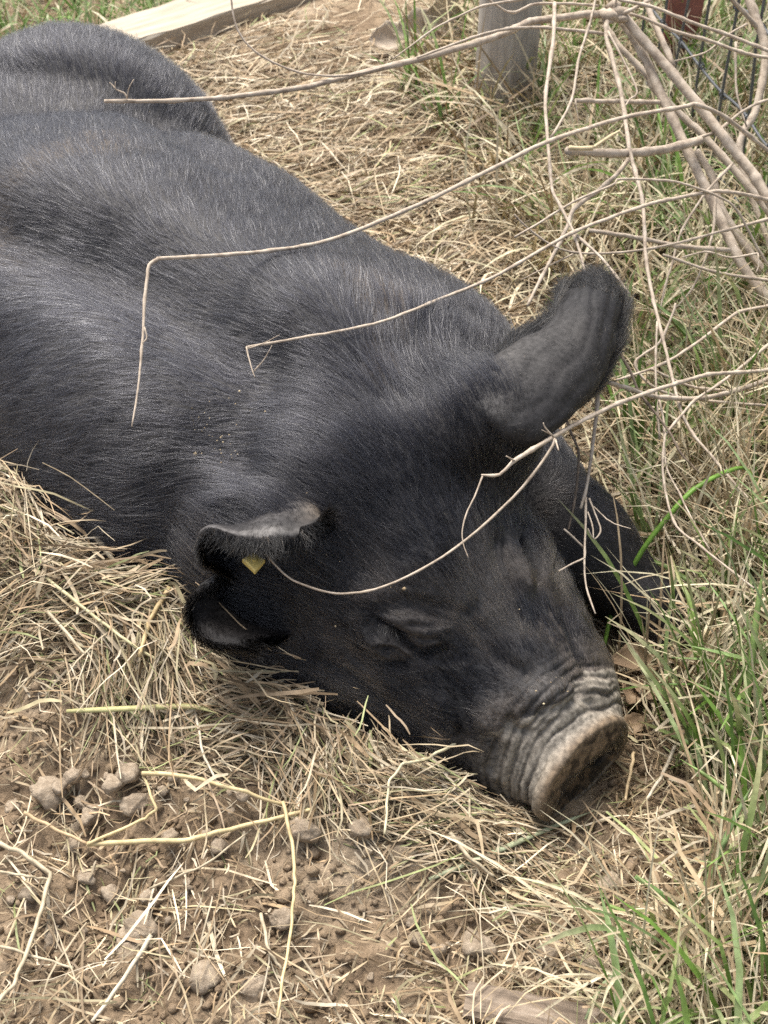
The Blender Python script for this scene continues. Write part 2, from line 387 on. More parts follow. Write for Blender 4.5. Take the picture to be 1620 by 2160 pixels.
HIDE = skin_mat(); EARHIDE = HIDE.copy(); EARHIDE.name = 'ear_hide'; EARHIDE.node_tree.nodes['Principled BSDF'].inputs['Specular IOR Level'].default_value = .30
def hair_mat():
    m = bpy.data.materials.new("bristles"); m.use_nodes = True; nt = m.node_tree; nt.nodes.clear()
    out = N(nt, "ShaderNodeOutputMaterial"); h = nt.nodes.new("ShaderNodeBsdfHairPrincipled")
    h.model = 'CHIANG'; h.parametrization = 'COLOR'
    a = N(nt, "ShaderNodeAttribute", attribute_name="col"); nt.links.new(a.outputs['Color'], h.inputs['Color'])
    h.inputs['Roughness'].default_value = .26; h.inputs['Radial Roughness'].default_value = .45
    h.inputs['Coat'].default_value = 0.0; h.inputs['IOR'].default_value = 1.42
    nt.links.new(h.outputs[0], out.inputs[0]); return m
BRISTLE = hair_mat()

def mixc(a, b, t): return a * (1 - t[:, None]) + np.array(b) * t[:, None]
hl = (pv - HO) @ HM.T                                     # head coordinates of every vertex
dq = (pv - DC) @ DM.T
headw = sstep(-.10, .03, hl[:, 1]) * sstep(.36, .26, np.abs(hl[:, 0]) + 0 * hl[:, 1])
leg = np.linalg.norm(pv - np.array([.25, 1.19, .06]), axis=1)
c = np.tile(np.array([.030, .029, .031]), (len(pv), 1))
nz = noise3(pv * 9, 31) * .6 + noise3(pv * 25, 32) * .4
c = mixc(c, (.050, .046, .043), (1 - headw) * sstep(.35, .75, nz) * .8)
c = mixc(c, (.12, .095, .07), (1 - headw) * sstep(.60, .80, noise3(pv * 6, 35) * .6 + noise3(pv * 19, 36) * .4) * .7)                 # dust on the flanks
c = mixc(c, (.016, .0155, .017), headw * .8 + 0 * nz)
c = mixc(c, (.090, .074, .061), headw * sstep(.06, .22, hl[:, 1]) * sstep(.42, .68, nz) * .85)
for e in ((870, 1340), (1105, 1195)):
    ep = pick([e])[0]; c = mixc(c, (.050, .042, .037), np.exp(-(np.linalg.norm(pv - ep, axis=1) / .030) ** 2) * .85)
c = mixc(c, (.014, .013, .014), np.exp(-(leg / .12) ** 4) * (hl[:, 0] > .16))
for e, rr_ in (((940, 850), .03), ((640, 1030), .035), ((1160, 1465), .02), ((1040, 1525), .02)):
    ep = pick([e])[0]; c = mixc(c, (.11, .10, .092), np.exp(-(np.linalg.norm(pv - ep, axis=1) / rr_) ** 2) * .7)
back = -dq[:, 1]; rad = np.linalg.norm(dq[:, [0, 2]] / np.array([.067, .047]), axis=1)
snout = sstep(.080, .034, back + (noise3(pv * 45, 12) - .5) * .016) * (back > -.03) * (rad < 1.7) * sstep(-1.3, -.4, dq[:, 2] / .05)
c = mixc(c, (.31, .275, .225), snout * (.72 + .28 * noise3(pv * 70, 17)))
face = sstep(.004, -.003, back) * (rad < 1.4) * sstep(.052, .038, dq[:, 2] + (noise3(pv * 60, 19) - .5) * .014)
mud = sstep(.46, .62, noise3(pv * 85, 13) * .6 + noise3(pv * 190, 14) * .4 + .16 * (dq[:, 2] / .05))
c = mixc(c, (.035, .022, .014), face * .95); c = mixc(c, (.20, .142, .09), face * mud * .95 * sstep(-.002, .016, dq[:, 2]))
c = mixc(c, (.10, .07, .045), face * sstep(.5, .7, noise3(pv * 120, 15)) * .6 * sstep(.012, .0, dq[:, 2]))
hollow = (rad < .93) * sstep(.018, .010, dq[:, 2]) * sstep(.04, .03, back)
c = mixc(c, (.020, .015, .011), hollow * .95); c = mixc(c, (.13, .092, .058), hollow * sstep(.5, .68, noise3(pv * 130, 16)) * .75); face = np.maximum(face, hollow)
edge = np.exp(-((rad - 1.0) / .12) ** 2) * sstep(.012, .002, back) * (back > -.02) * sstep(-.9, 0, dq[:, 2] / .05)
c = mixc(c, (.24, .18, .12), edge * .6)
grv = np.clip(-wr * snout_top / .0025, 0, 1); c = mixc(c, (.10, .085, .07), grv * .6 * (snout > .1))   # darker colour along the creases
for sx in (-1, 1):
    npos = DC + DL * (.004 + .027 * sx) - DU * .012 - DN * .012
    c = mixc(c, (.008, .007, .007), np.exp(-(np.linalg.norm(pv - npos, axis=1) / .015) ** 4))
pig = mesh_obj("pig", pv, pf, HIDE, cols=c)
tag(pig, "big black bristly pig asleep with its muddy snout resting on the dirt", "pig")
def ear_cols(v, st, pale):
    k = np.tile(np.array([.013, .012, .013]), (len(v), 1)); n_ = noise3(v * 40, 41)
    for (s0, t0, rs, rt, cc) in pale: k = mixc(k, cc, np.exp(-((st[:, 0] - s0) / rs) ** 2 - ((st[:, 1] - t0) / rt) ** 2) * (.45 + .6 * n_).clip(0, 1))
    return k
rim_r = np.maximum(sstep(.84, .95, rest[:, 0]), np.maximum(sstep(.10, .03, rest[:, 1]), sstep(.86, .95, rest[:, 1])))
rc = ear_cols(rev, rest, [(.16, .35, .13, .25, (.13, .125, .12)), (.45, .22, .20, .16, (.075, .07, .066)), (.6, .45, .2, .25, (.035, .032, .030))])  # pale patches: grey skin, plus sheen painted in at base and middle
lc = ear_cols(lev, lest, [(.45, .22, .25, .08, (.15, .14, .135)), (.92, .20, .10, .10, (.19, .18, .17)), (.95, .38, .10, .10, (.14, .13, .125)), (.55, .78, .25, .14, (.06, .048, .036)), (.97, .62, .08, .10, (.10, .10, .10)), (.4, .05, .4, .07, (.16, .13, .10))])
rc = mixc(rc, (.006, .0055, .006), rim_r * .9)
ear_r = mesh_obj("ear", rev, ref, EARHIDE, pig, cols=rc); ear_r["label"] = "ear raised away from the head, pointing at the shrub"
ear_l = mesh_obj("ear", lev, lef, EARHIDE, pig, cols=lc); ear_l["label"] = "crumpled drooping ear holding a yellow tag"

def hair_obj(name, root, d, n, L, rad, cols, parent, lift=.42, K=5, wild=.12, seed=0):
    M = len(root); g = np.random.default_rng(seed); s = np.linspace(0, 1, K)
    side = np.cross(n, d); cur = g.normal(0, wild, M); lf = lift * (1 + g.normal(0, .35, M)).clip(.15, 2.2)
    pts = root[:, None, :] - n[:, None, :] * .001 + L[:, None, None] * (d[:, None, :] * (s * .96)[None, :, None]
          + n[:, None, :] * (lf[:, None] * (s - .62 * s ** 2)[None, :])[..., None] + side[:, None, :] * (cur[:, None] * (s ** 2)[None, :])[..., None])
    cu = bpy.data.hair_curves.new(name); cu.add_curves([K] * M)
    cu.attributes['position'].data.foreach_set('vector', pts.astype(np.float32).ravel())
    ra = cu.attributes.get('radius') or cu.attributes.new('radius', 'FLOAT', 'POINT')
    ra.data.foreach_set('value', (rad[:, None] * (1 - .75 * s ** 1.5)[None, :]).astype(np.float32).ravel())
    ca = cu.attributes.new('col', 'FLOAT_COLOR', 'CURVE'); cc = np.ones((M, 4), np.float32); cc[:, :3] = cols; ca.data.foreach_set('color', cc.ravel())
    cu.materials.append(BRISTLE)
    o = bpy.data.objects.new(name, cu); COL.objects.link(o); o.parent = parent; return o
def sample(v, f, w, count, g):
    t = np.vstack([f[:, [0, 1, 2]], f[:, [0, 2, 3]]]); A = np.linalg.norm(np.cross(v[t[:, 1]] - v[t[:, 0]], v[t[:, 2]] - v[t[:, 0]]), axis=1) * w[t].mean(1)
    k = g.choice(len(t), count, p=A / A.sum()); a, b = g.random(count), g.random(count); m = a + b > 1; a[m], b[m] = 1 - a[m], 1 - b[m]
    return t[k], np.stack([1 - a - b, a, b], -1)
g = np.random.default_rng(5)
view = unit(CAM - pv); facing = (pn * view).sum(1)
bare = np.clip(snout * 1.15 + face + .6 * np.exp(-(np.minimum(*[np.linalg.norm(pv - pick([e])[0], axis=1) for e in ((865, 1345), (1112, 1195))]) / .022) ** 2), 0, 1)
w = (1 - bare) * (facing > -.5) * (pv[:, 2] > -.03) * (1 + .9 * headw)
NH = 240000
ti, bc = sample(pv, pf, w, NH, g)
def lerp(arr): return (arr[ti] * bc[..., None]).sum(1) if arr.ndim == 2 else (arr[ti] * bc).sum(1)
rp, rn, rh, rleg = lerp(pv), unit(lerp(pn)), lerp(headw), lerp(leg)
lat = (rp - np.array([-.36, 1.60, 0])) @ R
side_ = np.tanh((lat + .10) / .10)
bd = B[None, :] + .85 * side_[:, None] * R[None, :] + np.array([0, 0, -.25])
hl_ = (rp - HO) @ HM.T
hd = -HF[None, :] + (.45 * np.tanh(hl_[:, 0] / .06))[:, None] * HL[None, :]
hd = hd + (sstep(.10, .02, hl_[:, 1]) * .6)[:, None] * B[None, :]
lw = np.exp(-(rleg / .13) ** 4) * (hl_[:, 0] > .16)
dd = bd * (1 - rh)[:, None] + hd * rh[:, None]
dd = dd * (1 - lw)[:, None] + (np.array([.7, -.6, -.1])) * lw[:, None]
jit = np.stack([noise3(rp * 26, 51 + k) - .5 for k in range(3)], -1) * .7 + np.stack([noise3(rp * 90, 61 + k) - .5 for k in range(3)], -1) * .45
dd = unit(dd) + jit * (.55 + .45 * rh)[:, None] + g.normal(0, .09, (NH, 3))
dd = unit(dd - rn * (dd * rn).sum(1, keepdims=True))
eye = np.minimum(*[np.linalg.norm(rp - pick([e])[0], axis=1) for e in ((870, 1340), (1110, 1190))])
nearsn = sstep(.09, .03, -((rp - DC) @ DM.T)[:, 1]) * (hl_[:, 1] > .2)
L = (.029 - .008 * rh) * (1 + g.normal(0, .25, NH)).clip(.35, 1.8) * (1 - .55 * nearsn) * (.55 + .45 * sstep(.015, .05, eye))
L = L * (1 + .9 * np.exp(-((hl_[:, 1] + .02) / .10) ** 2) * (np.abs(hl_[:, 0]) < .2))
L = L * (1 - .5 * lw) * np.where(rleg < .10, .7, 1); tone = g.random(NH)
pale_ = tone > .98 - .07 * (1 - rh); hc = np.where(tone[:, None] < .80, np.array([.012, .012, .015]), np.where(tone[:, None] < .95, np.array([.04, .04, .045]), np.array([.20, .18, .16])))
hc[pale_] = (.12, .115, .115); hc = hc * (1 - .45 * rh)[:, None] * (.7 + .6 * g.random(NH))[:, None]
dst = (rh * sstep(.06, .22, hl_[:, 1]) * sstep(.42, .66, noise3(rp * 17, 37) * .6 + noise3(rp * 50, 38) * .4) * .75)[:, None]; hc = hc * (1 - dst) + np.array([.085, .070, .057]) * dst
hair_obj("hair", rp, dd, rn, L, np.full(NH, .00020) * np.where(pale_, 1.25, 1), hc, pig, lift=.32, seed=1)
# lashes along the closed lids
lash_p, lash_d = [], []
for line_, dn_ in (([(800, 1316), (825, 1322), (848, 1334)], (-.3, .75)), ([(1107, 1135), (1103, 1163), (1120, 1196)], (.85, .2))):
    LP = pick(catmull(line_, 26)); cx_ = unit(at(800 + 10 * dn_[0], 1300 + 10 * dn_[1], 1.3) - at(800, 1300, 1.3)); lash_p.append(LP); lash_d.append(np.tile(cx_, (26, 1)))
lash_p, lash_d = np.vstack(lash_p), np.vstack(lash_d); ln_ = unit(CAM - lash_p)
hair_obj("eyelash", lash_p + ln_ * .003, unit(lash_d + g.normal(0, .25, lash_d.shape)), ln_, g.uniform(.010, .018, len(lash_p)), np.full(len(lash_p), .00022), np.tile(np.array([.01, .01, .01]), (len(lash_p), 1)), pig, lift=.5, seed=6)
# stiff stubble on the muddy face of the snout
w2 = face * (dq[:, 2] < .018) * (dq[:, 2] > -.02) + .03 * snout
ti, bc = sample(pv, pf, w2, 1000, g); rp2, rn2 = lerp(pv), unit(lerp(pn))
d2 = unit(-DU[None, :] + .5 * DN[None, :] + g.normal(0, .35, (1000, 3))); d2 = unit(d2 - rn2 * (d2 * rn2).sum(1, keepdims=True))
hair_obj("bristle", rp2, d2, rn2, .006 * (1 + g.normal(0, .3, 1000)).clip(.3, 2), np.full(1000, .00013), np.tile(np.array([.20, .16, .11]), (1000, 1)), pig, lift=.9, K=4, seed=2)
def ear_hair(v, f, nrm, st, e, count, fringe, seed, base=.013):
    global ti, bc
    gg = np.random.default_rng(seed)
    rim = np.maximum(sstep(.86, .99, st[:, 0]), np.maximum(sstep(.06, .0, st[:, 1]), sstep(.94, 1, st[:, 1])) * sstep(.3, .5, st[:, 0]))
    ww = .16 + 4.5 * rim * fringe
    ti, bc = sample(v, f, ww, count, gg)
    p, n, s = lerp(v), unit(lerp(nrm)), lerp(st); rm = lerp(rim)
    half = len(v) // 2; nu = len(np.unique(st[:, 0])); nv = half // nu
    S = v[:half].reshape(nu, nv, 3); du = np.concatenate([unit(np.gradient(S, axis=0)).reshape(-1, 3)] * 2); dvv = np.concatenate([unit(np.gradient(S, axis=1)).reshape(-1, 3)] * 2)
    d = unit(lerp(du)) + (np.where(s[:, 1] > .5, 1, -1) * sstep(.15, .5, np.abs(s[:, 1] - .5)))[:, None] * unit(lerp(dvv)) * .9
    d = d + gg.normal(0, .13, (count, 3)); d = unit(d - n * (d * n).sum(1, keepdims=True) * (1 - .5 * rm[:, None]))
    LL = (base + .030 * rm * fringe) * (1 + gg.normal(0, .3, count)).clip(.3, 1.9)
    rm3 = rm[:, None]; cc = (1 - .6 * rm3) * np.where(gg.random(count)[:, None] < .94, np.array([.006, .0055, .0055]), np.array([.06, .045, .032])) * (.6 + .8 * gg.random(count))[:, None]
    hair_obj("hair", p, d, n, LL, np.where(rm > .4, .00022, .00013), cc, e, lift=.24, K=5, wild=.22, seed=seed + 1)
ear_hair(rev, ref, ren, rest, ear_r, 60000, 1.0, 71, base=.007)
ear_hair(lev, lef, len_, lest, ear_l, 16000, .28, 81, base=.009)
# yellow tag in the drooping ear
ym, ynt, yb = new_mat("tag_plastic"); yb.inputs['Base Color'].default_value = (.55, .43, .12, 1); yb.inputs['Roughness'].default_value = .5
yn = N(ynt, "ShaderNodeTexNoise", Scale=160.0, Detail=3.0); ynt.links.new(ramp(ynt, yn.outputs['Fac'], [(.3, (.30, .21, .06)), (.65, (.66, .53, .17))]), yb.inputs['Base Color'])
tp = [at(*q_) for q_ in ((511, 1180, 1.342), (535, 1164, 1.350), (559, 1181, 1.342), (538, 1206, 1.332))]
tn = unit(np.cross(tp[1] - tp[0], tp[3] - tp[0])); tn = tn if tn.dot(CAM - tp[0]) > 0 else -tn
ctr = np.mean(tp, 0); inn = [ctr + (p_ - ctr) * .82 + tn * .0012 for p_ in tp]
tv = tp + inn + [p_ - tn * .004 for p_ in tp]
so = [ctr + (tp[1] - tp[0]) * .16 * math.cos(a) + (tp[3] - tp[0]) * .16 * math.sin(a) for a in np.linspace(0, 2 * np.pi, 8, endpoint=False)]
tv = tv + [p_ + tn * .001 for p_ in so] + [p_ + tn * .0032 for p_ in so]
ear_tag = mesh_obj("ear_tag", tv, [list(range(20, 28))] + [(12 + i, 12 + (i + 1) % 8, 20 + (i + 1) % 8, 20 + i) for i in range(8)] + [(4, 5, 6, 7), (0, 1, 5, 4), (1, 2, 6, 5), (2, 3, 7, 6), (3, 0, 4, 7), (0, 8, 9, 1), (1, 9, 10, 2), (2, 10, 11, 3), (3, 11, 8, 0), (8, 11, 10, 9)], ym, ear_l, smooth=False)
ear_tag["label"] = "yellow plastic tag clipped in the drooping ear"
# crumbs of soil and chaff caught in the coat
gq = np.random.default_rng(91); cen = [((450, 930), 60, 90), ((360, 880), 90, 60), ((520, 900), 120, 110), ((640, 1200), 140, 160), ((1150, 1450), 60, 60), ((430, 1110), 30, 30), ((250, 250), 200, 140), ((900, 1250), 200, 130)]
pxs = np.vstack([np.array(c0) + gq.normal(0, 1, (k_, 2)) * np.array([a_, b_]) * .5 for (c0, a_, b_), k_ in zip(cen, (38, 20, 10, 4, 8, 10, 6, 5))])
hp = pick(pxs); ok_ = np.abs(pig_sdf(hp)) < .004; hp = hp[ok_]; up_ = unit(CAM - hp)
speck = []
SPV = np.array([(0, 0, 1), (1, 0, 0), (0, 1, 0), (-1, 0, 0), (0, -1, 0), (0, 0, -1.0)]); SPF = np.array([(0, 1, 2), (0, 2, 3), (0, 3, 4), (0, 4, 1), (5, 2, 1), (5, 3, 2), (5, 4, 3), (5, 1, 4)])
sv = np.vstack([SPV * gq.gamma(2.2, .00033) + .0002 * gq.uniform(.6, 1.5, (6, 3)) + h_ + u_ * .008 for h_, u_ in zip(hp, up_)])
sm, snt, sb = new_mat("chaff_specks"); sb.inputs['Base Color'].default_value = (.50, .40, .25, 1); sb.inputs['Roughness'].default_value = .9
sn = N(snt, "ShaderNodeTexNoise", Scale=60.0); snt.links.new(ramp(snt, sn.outputs['Fac'], [(.35, (.30, .22, .13)), (.65, (.58, .48, .31))]), sb.inputs['Base Color'])
o = mesh_obj("soil_specks", sv, (SPF[None] + (np.arange(len(hp)) * 6)[:, None, None]).reshape(-1, 3), sm, smooth=False); tag(o, "crumbs of dry soil and chaff caught in the pig's coat", kind="stuff")
# ------------------------------------------------------------------ ground: one sheet, heaped where the hay lies against the pig
CREST = np.array([on(-420, 800, .17), on(-200, 895, .17), on(0, 1005, .165), on(120, 1085, .155), on(270, 1190, .14), on(400, 1275, .125), on(560, 1385, .10),
                  on(700, 1475, .08), on(900, 1595, .055), on(1040, 1680, .032), on(1150, 1735, .012)])
def crest_coords(x, y):
    p = np.stack([x, y], -1); best = np.full(x.shape, 9.0); hz = np.zeros(x.shape); sd = np.ones(x.shape)
    for a, b in zip(CREST[:-1], CREST[1:]):
        ab = (b - a)[:2]; t = np.clip(((p - a[:2]) @ ab) / ab.dot(ab), 0, 1); q_ = p - a[:2] - t[..., None] * ab; d = np.hypot(q_[..., 0], q_[..., 1])
        s_ = np.sign(ab[0] * q_[..., 1] - ab[1] * q_[..., 0]); m = d < best
        best = np.where(m, d, best); hz = np.where(m, a[2] + (b[2] - a[2]) * t, hz); sd = np.where(m, s_, sd)
    return best, hz, sd                                  # sd < 0: the near side of the heap
def ground_z(x, y):
    x = np.asarray(x, float); y = np.asarray(y, float)
    d, hz, sd = crest_coords(x, y)
    z = hz * np.where(sd < 0, np.exp(-(d / .19) ** 1.7), np.exp(-(d / .08) ** 2))
    near = np.exp(-((np.hypot(x, y - 1.2)) / 1.9) ** 4)
    lump = (fbm2(x * 7, y * 7, 3, 3) - .5) * .055 + (np.abs(fbm2(x * 19, y * 19, 3, 9) - .5)) * -.05 + (fbm2(x * 60, y * 60, 3, 15) - .5) * .016
    bx = np.exp(-((x + .33) / .5) ** 2 - ((y - .80) / .3) ** 2)
    z = z + lump * near * (.55 + .55 * bx) + (fbm2(x * 1.1, y * 1.1, 2, 5) - .5) * .10 * sstep(1.9, 3.2, y)
    z = z + .05 * sstep(.30, .62, x) * sstep(.6, 1.2, y)                 # the grassy bank on the fence side
    return z
def spread(lo, flo, fhi, hi, step):
    mid = np.arange(flo, fhi, step); up = [fhi]; 
    while up[-1] < hi: up.append(up[-1] + step + (up[-1] - fhi) * .22)
    dn = [flo]
    while dn[-1] > lo: dn.append(dn[-1] - step - (flo - dn[-1]) * .22)
    return np.concatenate([np.array(dn[1:])[::-1], mid, np.array(up)])
ax_, ay_ = spread(-70, -1.0, 1.0, 70, .0075), spread(-40, .50, 3.6, 120, .0075)
GX, GY = np.meshgrid(ax_, ay_, indexing='ij'); GZ = ground_z(GX.ravel(), GY.ravel())
gi = np.arange(GX.size).reshape(GX.shape)
gf = np.stack([gi[:-1, :-1], gi[1:, :-1], gi[1:, 1:], gi[:-1, 1:]], -1).reshape(-1, 4)
def soil_mat():
    m, nt, b = new_mat("soil"); tc = N(nt, "ShaderNodeTexCoord")
    n1 = N(nt, "ShaderNodeTexNoise", Scale=6.0, Detail=8.0, Roughness=.65); n2 = N(nt, "ShaderNodeTexNoise", Scale=120.0, Detail=6.0, Roughness=.7)
    v = N(nt, "ShaderNodeTexVoronoi", Scale=95.0)
    for n_ in (n1, n2, v): nt.links.new(tc.outputs['Object'], n_.inputs['Vector'])
    a = ramp(nt, n1.outputs['Fac'], [(.28, (.155, .110, .073)), (.5, (.275, .207, .14)), (.72, (.41, .335, .247))])
    b2 = ramp(nt, n2.outputs['Fac'], [(.25, (.55, .53, .50)), (.75, (1.35, 1.33, 1.3))])
    mx = N(nt, "ShaderNodeMix", data_type='RGBA', blend_type='MULTIPLY'); mx.inputs[0].default_value = 1.0
    nt.links.new(a, mx.inputs[6]); nt.links.new(b2, mx.inputs[7]); nt.links.new(mx.outputs[2], b.inputs['Base Color'])
    ad = N(nt, "ShaderNodeMath", operation='MULTIPLY_ADD'); ad.inputs[1].default_value = .5
    nt.links.new(v.outputs['Distance'], ad.inputs[0]); nt.links.new(n2.outputs['Fac'], ad.inputs[2])
    bp = N(nt, "ShaderNodeBump", Strength=.9, Distance=.006); nt.links.new(ad.outputs[0], bp.inputs['Height']); nt.links.new(bp.outputs[0], b.inputs['Normal'])
    b.inputs['Roughness'].default_value = .95; b.inputs['Specular IOR Level'].default_value = .1
    return m
SOIL = soil_mat()
ground = mesh_obj("ground", np.stack([GX.ravel(), GY.ravel(), GZ], -1), gf, SOIL)
tag(ground, "dry crumbly brown earth of the pig pen", kind="structure"); del GX, GY, GZ, gi, gf

# ------------------------------------------------------------------ loose hay, straw and grass
def blade_mat(name, rough=.6, trans=.0):
    m, nt, b = new_mat(name); a = N(nt, "ShaderNodeAttribute", attribute_name="col"); tc = N(nt, "ShaderNodeTexCoord")
    n1 = N(nt, "ShaderNodeTexNoise", Scale=85.0, Detail=4.0); nt.links.new(tc.outputs['Object'], n1.inputs['Vector'])
    r = ramp(nt, n1.outputs['Fac'], [(.25, (.62, .59, .55)), (.7, (1.2, 1.2, 1.2))])
    mx = N(nt, "ShaderNodeMix", data_type='RGBA', blend_type='MULTIPLY'); mx.inputs[0].default_value = 1.0
    nt.links.new(a.outputs['Color'], mx.inputs[6]); nt.links.new(r, mx.inputs[7]); nt.links.new(mx.outputs[2], b.inputs['Base Color'])
    b.inputs['Roughness'].default_value = rough; b.inputs['Specular IOR Level'].default_value = .3
    if trans:
        t = N(nt, "ShaderNodeBsdfTranslucent"); nt.links.new(mx.outputs[2], t.inputs[0]); ms = N(nt, "ShaderNodeMixShader"); ms.inputs[0].default_value = trans
        nt.links.new(b.outputs[0], ms.inputs[1]); nt.links.new(t.outputs[0], ms.inputs[2]); nt.links.new(ms.outputs[0], nt.nodes["Material Output"].inputs[0])
    return m
STRAW = blade_mat("dry_straw", .55); GRASS = blade_mat("grass_leaf", .45, .25)
def ribbons(C, W, wid, cols, taper, fold=0.0):
    """C: (M,K,3) centre lines, W: (M,K,3) width directions, wid: (M,) half widths -> verts, faces, colours"""
    M, K, _ = C.shape; prof = taper(np.linspace(0, 1, K))
    h = (wid[:, None] * prof[None, :])[..., None] * W
    if fold:
        T = np.gradient(C, axis=1); Nn = unit(np.cross(T, W)); mid = C - Nn * (wid[:, None] * prof[None, :])[..., None] * fold
        v = np.stack([C - h, mid, C + h], 2); A = 3
    else: v = np.stack([C - h, C + h], 2); A = 2
    idx = np.arange(M * K * A).reshape(M, K, A); f = []
    for a in range(A - 1): f.append(np.stack([idx[:, :-1, a], idx[:, :-1, a + 1], idx[:, 1:, a + 1], idx[:, 1:, a]], -1).reshape(-1, 4))
    cc = np.repeat(cols.reshape(M, -1, 3) if cols.ndim == 3 else np.repeat(cols[:, None, :], K, 1), A, axis=1).reshape(-1, 3)
    return v.reshape(-1, 3), np.vstack(f), cc
def join(parts):
    off = 0; V_, F_, C_ = [], [], []
    for v, f, c_ in parts: V_.append(v); F_.append(f + off); C_.append(c_); off += len(v)
    return np.vstack(V_), np.vstack(F_), np.vstack(C_)
STRAW_COLS = np.array([[.50, .405, .26], [.42, .33, .205], [.57, .49, .345], [.33, .24, .14], [.46, .385, .26], [.22, .155, .09], [.38, .335, .20], [.62, .54, .40], [.28, .205, .125], [.40, .29, .17]])
def straw_cols(g, n, dull=0.0, green=.05):
    c_ = STRAW_COLS[g.integers(0, len(STRAW_COLS), n)] * g.uniform(.6, 1.3, (n, 1)); m = g.random(n) < green
    c_[m] = np.array([.30, .34, .14]) * g.uniform(.7, 1.2, (m.sum(), 1)); return c_ * (1 - dull) + np.array([.20, .145, .10]) * dull
def lay_straw(g, x, y, yaw, length, wid, lift, tilt, cols, K=6, curve=.5, kink=.25, avoid=.006):
    M = len(x); s = np.linspace(-.5, .5, K)
    kk = g.normal(0, curve, M)[:, None] * (s ** 2)[None, :] * 2 + (np.abs(s)[None, :] * 2) ** 3 * g.normal(0, kink, M)[:, None]
    ang = yaw[:, None] + kk + np.where((g.random(M) < .22)[:, None], np.sign(s - g.uniform(-.3, .3, (M, 1))) * g.normal(0, .5, (M, 1)), 0)
    stp = length[:, None] / (K - 1); dx = np.cos(ang) * stp; dy = np.sin(ang) * stp
    X = x[:, None] + np.cumsum(dx, 1) - dx.sum(1, keepdims=True) / 2; Y = y[:, None] + np.cumsum(dy, 1) - dy.sum(1, keepdims=True) / 2
    Zs = ground_z(X.ravel(), Y.ravel()).reshape(M, K)
    lin = Zs.mean(1, keepdims=True) + (Zs[:, -1:] - Zs[:, :1]) * s[None, :]
    Zz = np.maximum(.35 * Zs + .65 * np.maximum(lin, Zs - .02), Zs - .004) + lift[:, None] + np.abs(np.tan(tilt))[:, None] * length[:, None] * (s + .5)[None, :] - .10 * (s[None, :] * 2) ** 2 * length[:, None] * g.random((M, 1)) * .5
    C = np.stack([X, Y, np.maximum(Zz, Zs + .0005)], -1)
    keep = (pig_sdf(C[:, ::2]) > avoid).all(1); C = C[keep]; M = len(C)
    T = unit(np.gradient(C, axis=1)); up = unit(np.array([0, 0, 1.0]) + g.normal(0, .55, (M, 1, 3)) + np.linspace(-.5, .5, K)[None, :, None] * g.normal(0, .9, (M, 1, 3)))
    W = unit(np.cross(T, up))
    return ribbons(C, W, wid[keep], cols[keep], lambda t: .55 + .45 * np.sqrt(np.clip(1 - np.abs(2 * t - 1) ** 3, 0, 1)))
# where the grass bank begins, as x for each y
BANK = np.array([on(1010, -80), on(1000, 20), on(965, 110), on(880, 215), on(950, 290), on(1060, 420), on(1120, 540), on(1215, 690), on(1290, 850), on(1370, 1000), on(1430, 1150), on(1430, 1300), on(1410, 1450), on(1450, 1600), on(1480, 1720), on(1420, 1830), on(1300, 1950), on(1270, 2160), on(1250, 2300)])
BANK = BANK[np.argsort(BANK[:, 1])]
def bank(y): return np.interp(y, BANK[:, 1], BANK[:, 0]) + .04 * sstep(1.1, .9, y)
def visible_xy(g, n, y0, y1, pad=.12):
    y = g.uniform(y0, y1, n); half = .27 * (y * CP + CAM[2] * SP) + pad; return g.uniform(-1, 1, n) * half, y
gs = np.random.default_rng(11)
P_ = []
# hay heaped along the pig
n = 19000; t = gs.random(n) ** 1.05 * .97; i = np.minimum((t * (len(CREST) - 1)).astype(int), len(CREST) - 2); fr = t * (len(CREST) - 1) - i
cp = CREST[i] * (1 - fr[:, None]) + CREST[i + 1] * fr[:, None]; tang = unit(CREST[i + 1] - CREST[i]); nrm = np.stack([-tang[:, 1], tang[:, 0]], -1)
off = gs.normal(-.045, .058, n); off = np.where(off > .03, -off, off); x, y = cp[:, 0] + nrm[:, 0] * off, cp[:, 1] + nrm[:, 1] * off
off = off * (1 - .45 * t) ; x, y = cp[:, 0] + nrm[:, 0] * off, cp[:, 1] + nrm[:, 1] * off
yaw = np.arctan2(tang[:, 1], tang[:, 0]) + (noise2(x * 13, y * 13, 61) - .5) * 2.6 + gs.normal(0, .42, n)
P_.append(lay_straw(gs, x, y, yaw, gs.gamma(3.5, .019, n).clip(.015, .14) * (1 - .4 * t ** 4), gs.uniform(.0004, .0011, n) * np.where(gs.random(n) < .08, 2.2, 1), gs.exponential(.010, n) * (1 - .75 * sstep(.75, .95, t)), gs.normal(0, .10, n) * (1 - .7 * sstep(.75, .95, t)), straw_cols(gs, n, .16), K=6))
hay = mesh_obj("hay", *join(P_)[:2], STRAW, smooth=True, cols=join(P_)[2]); tag(hay, "heap of loose dry hay banked against the sleeping pig", kind="stuff")
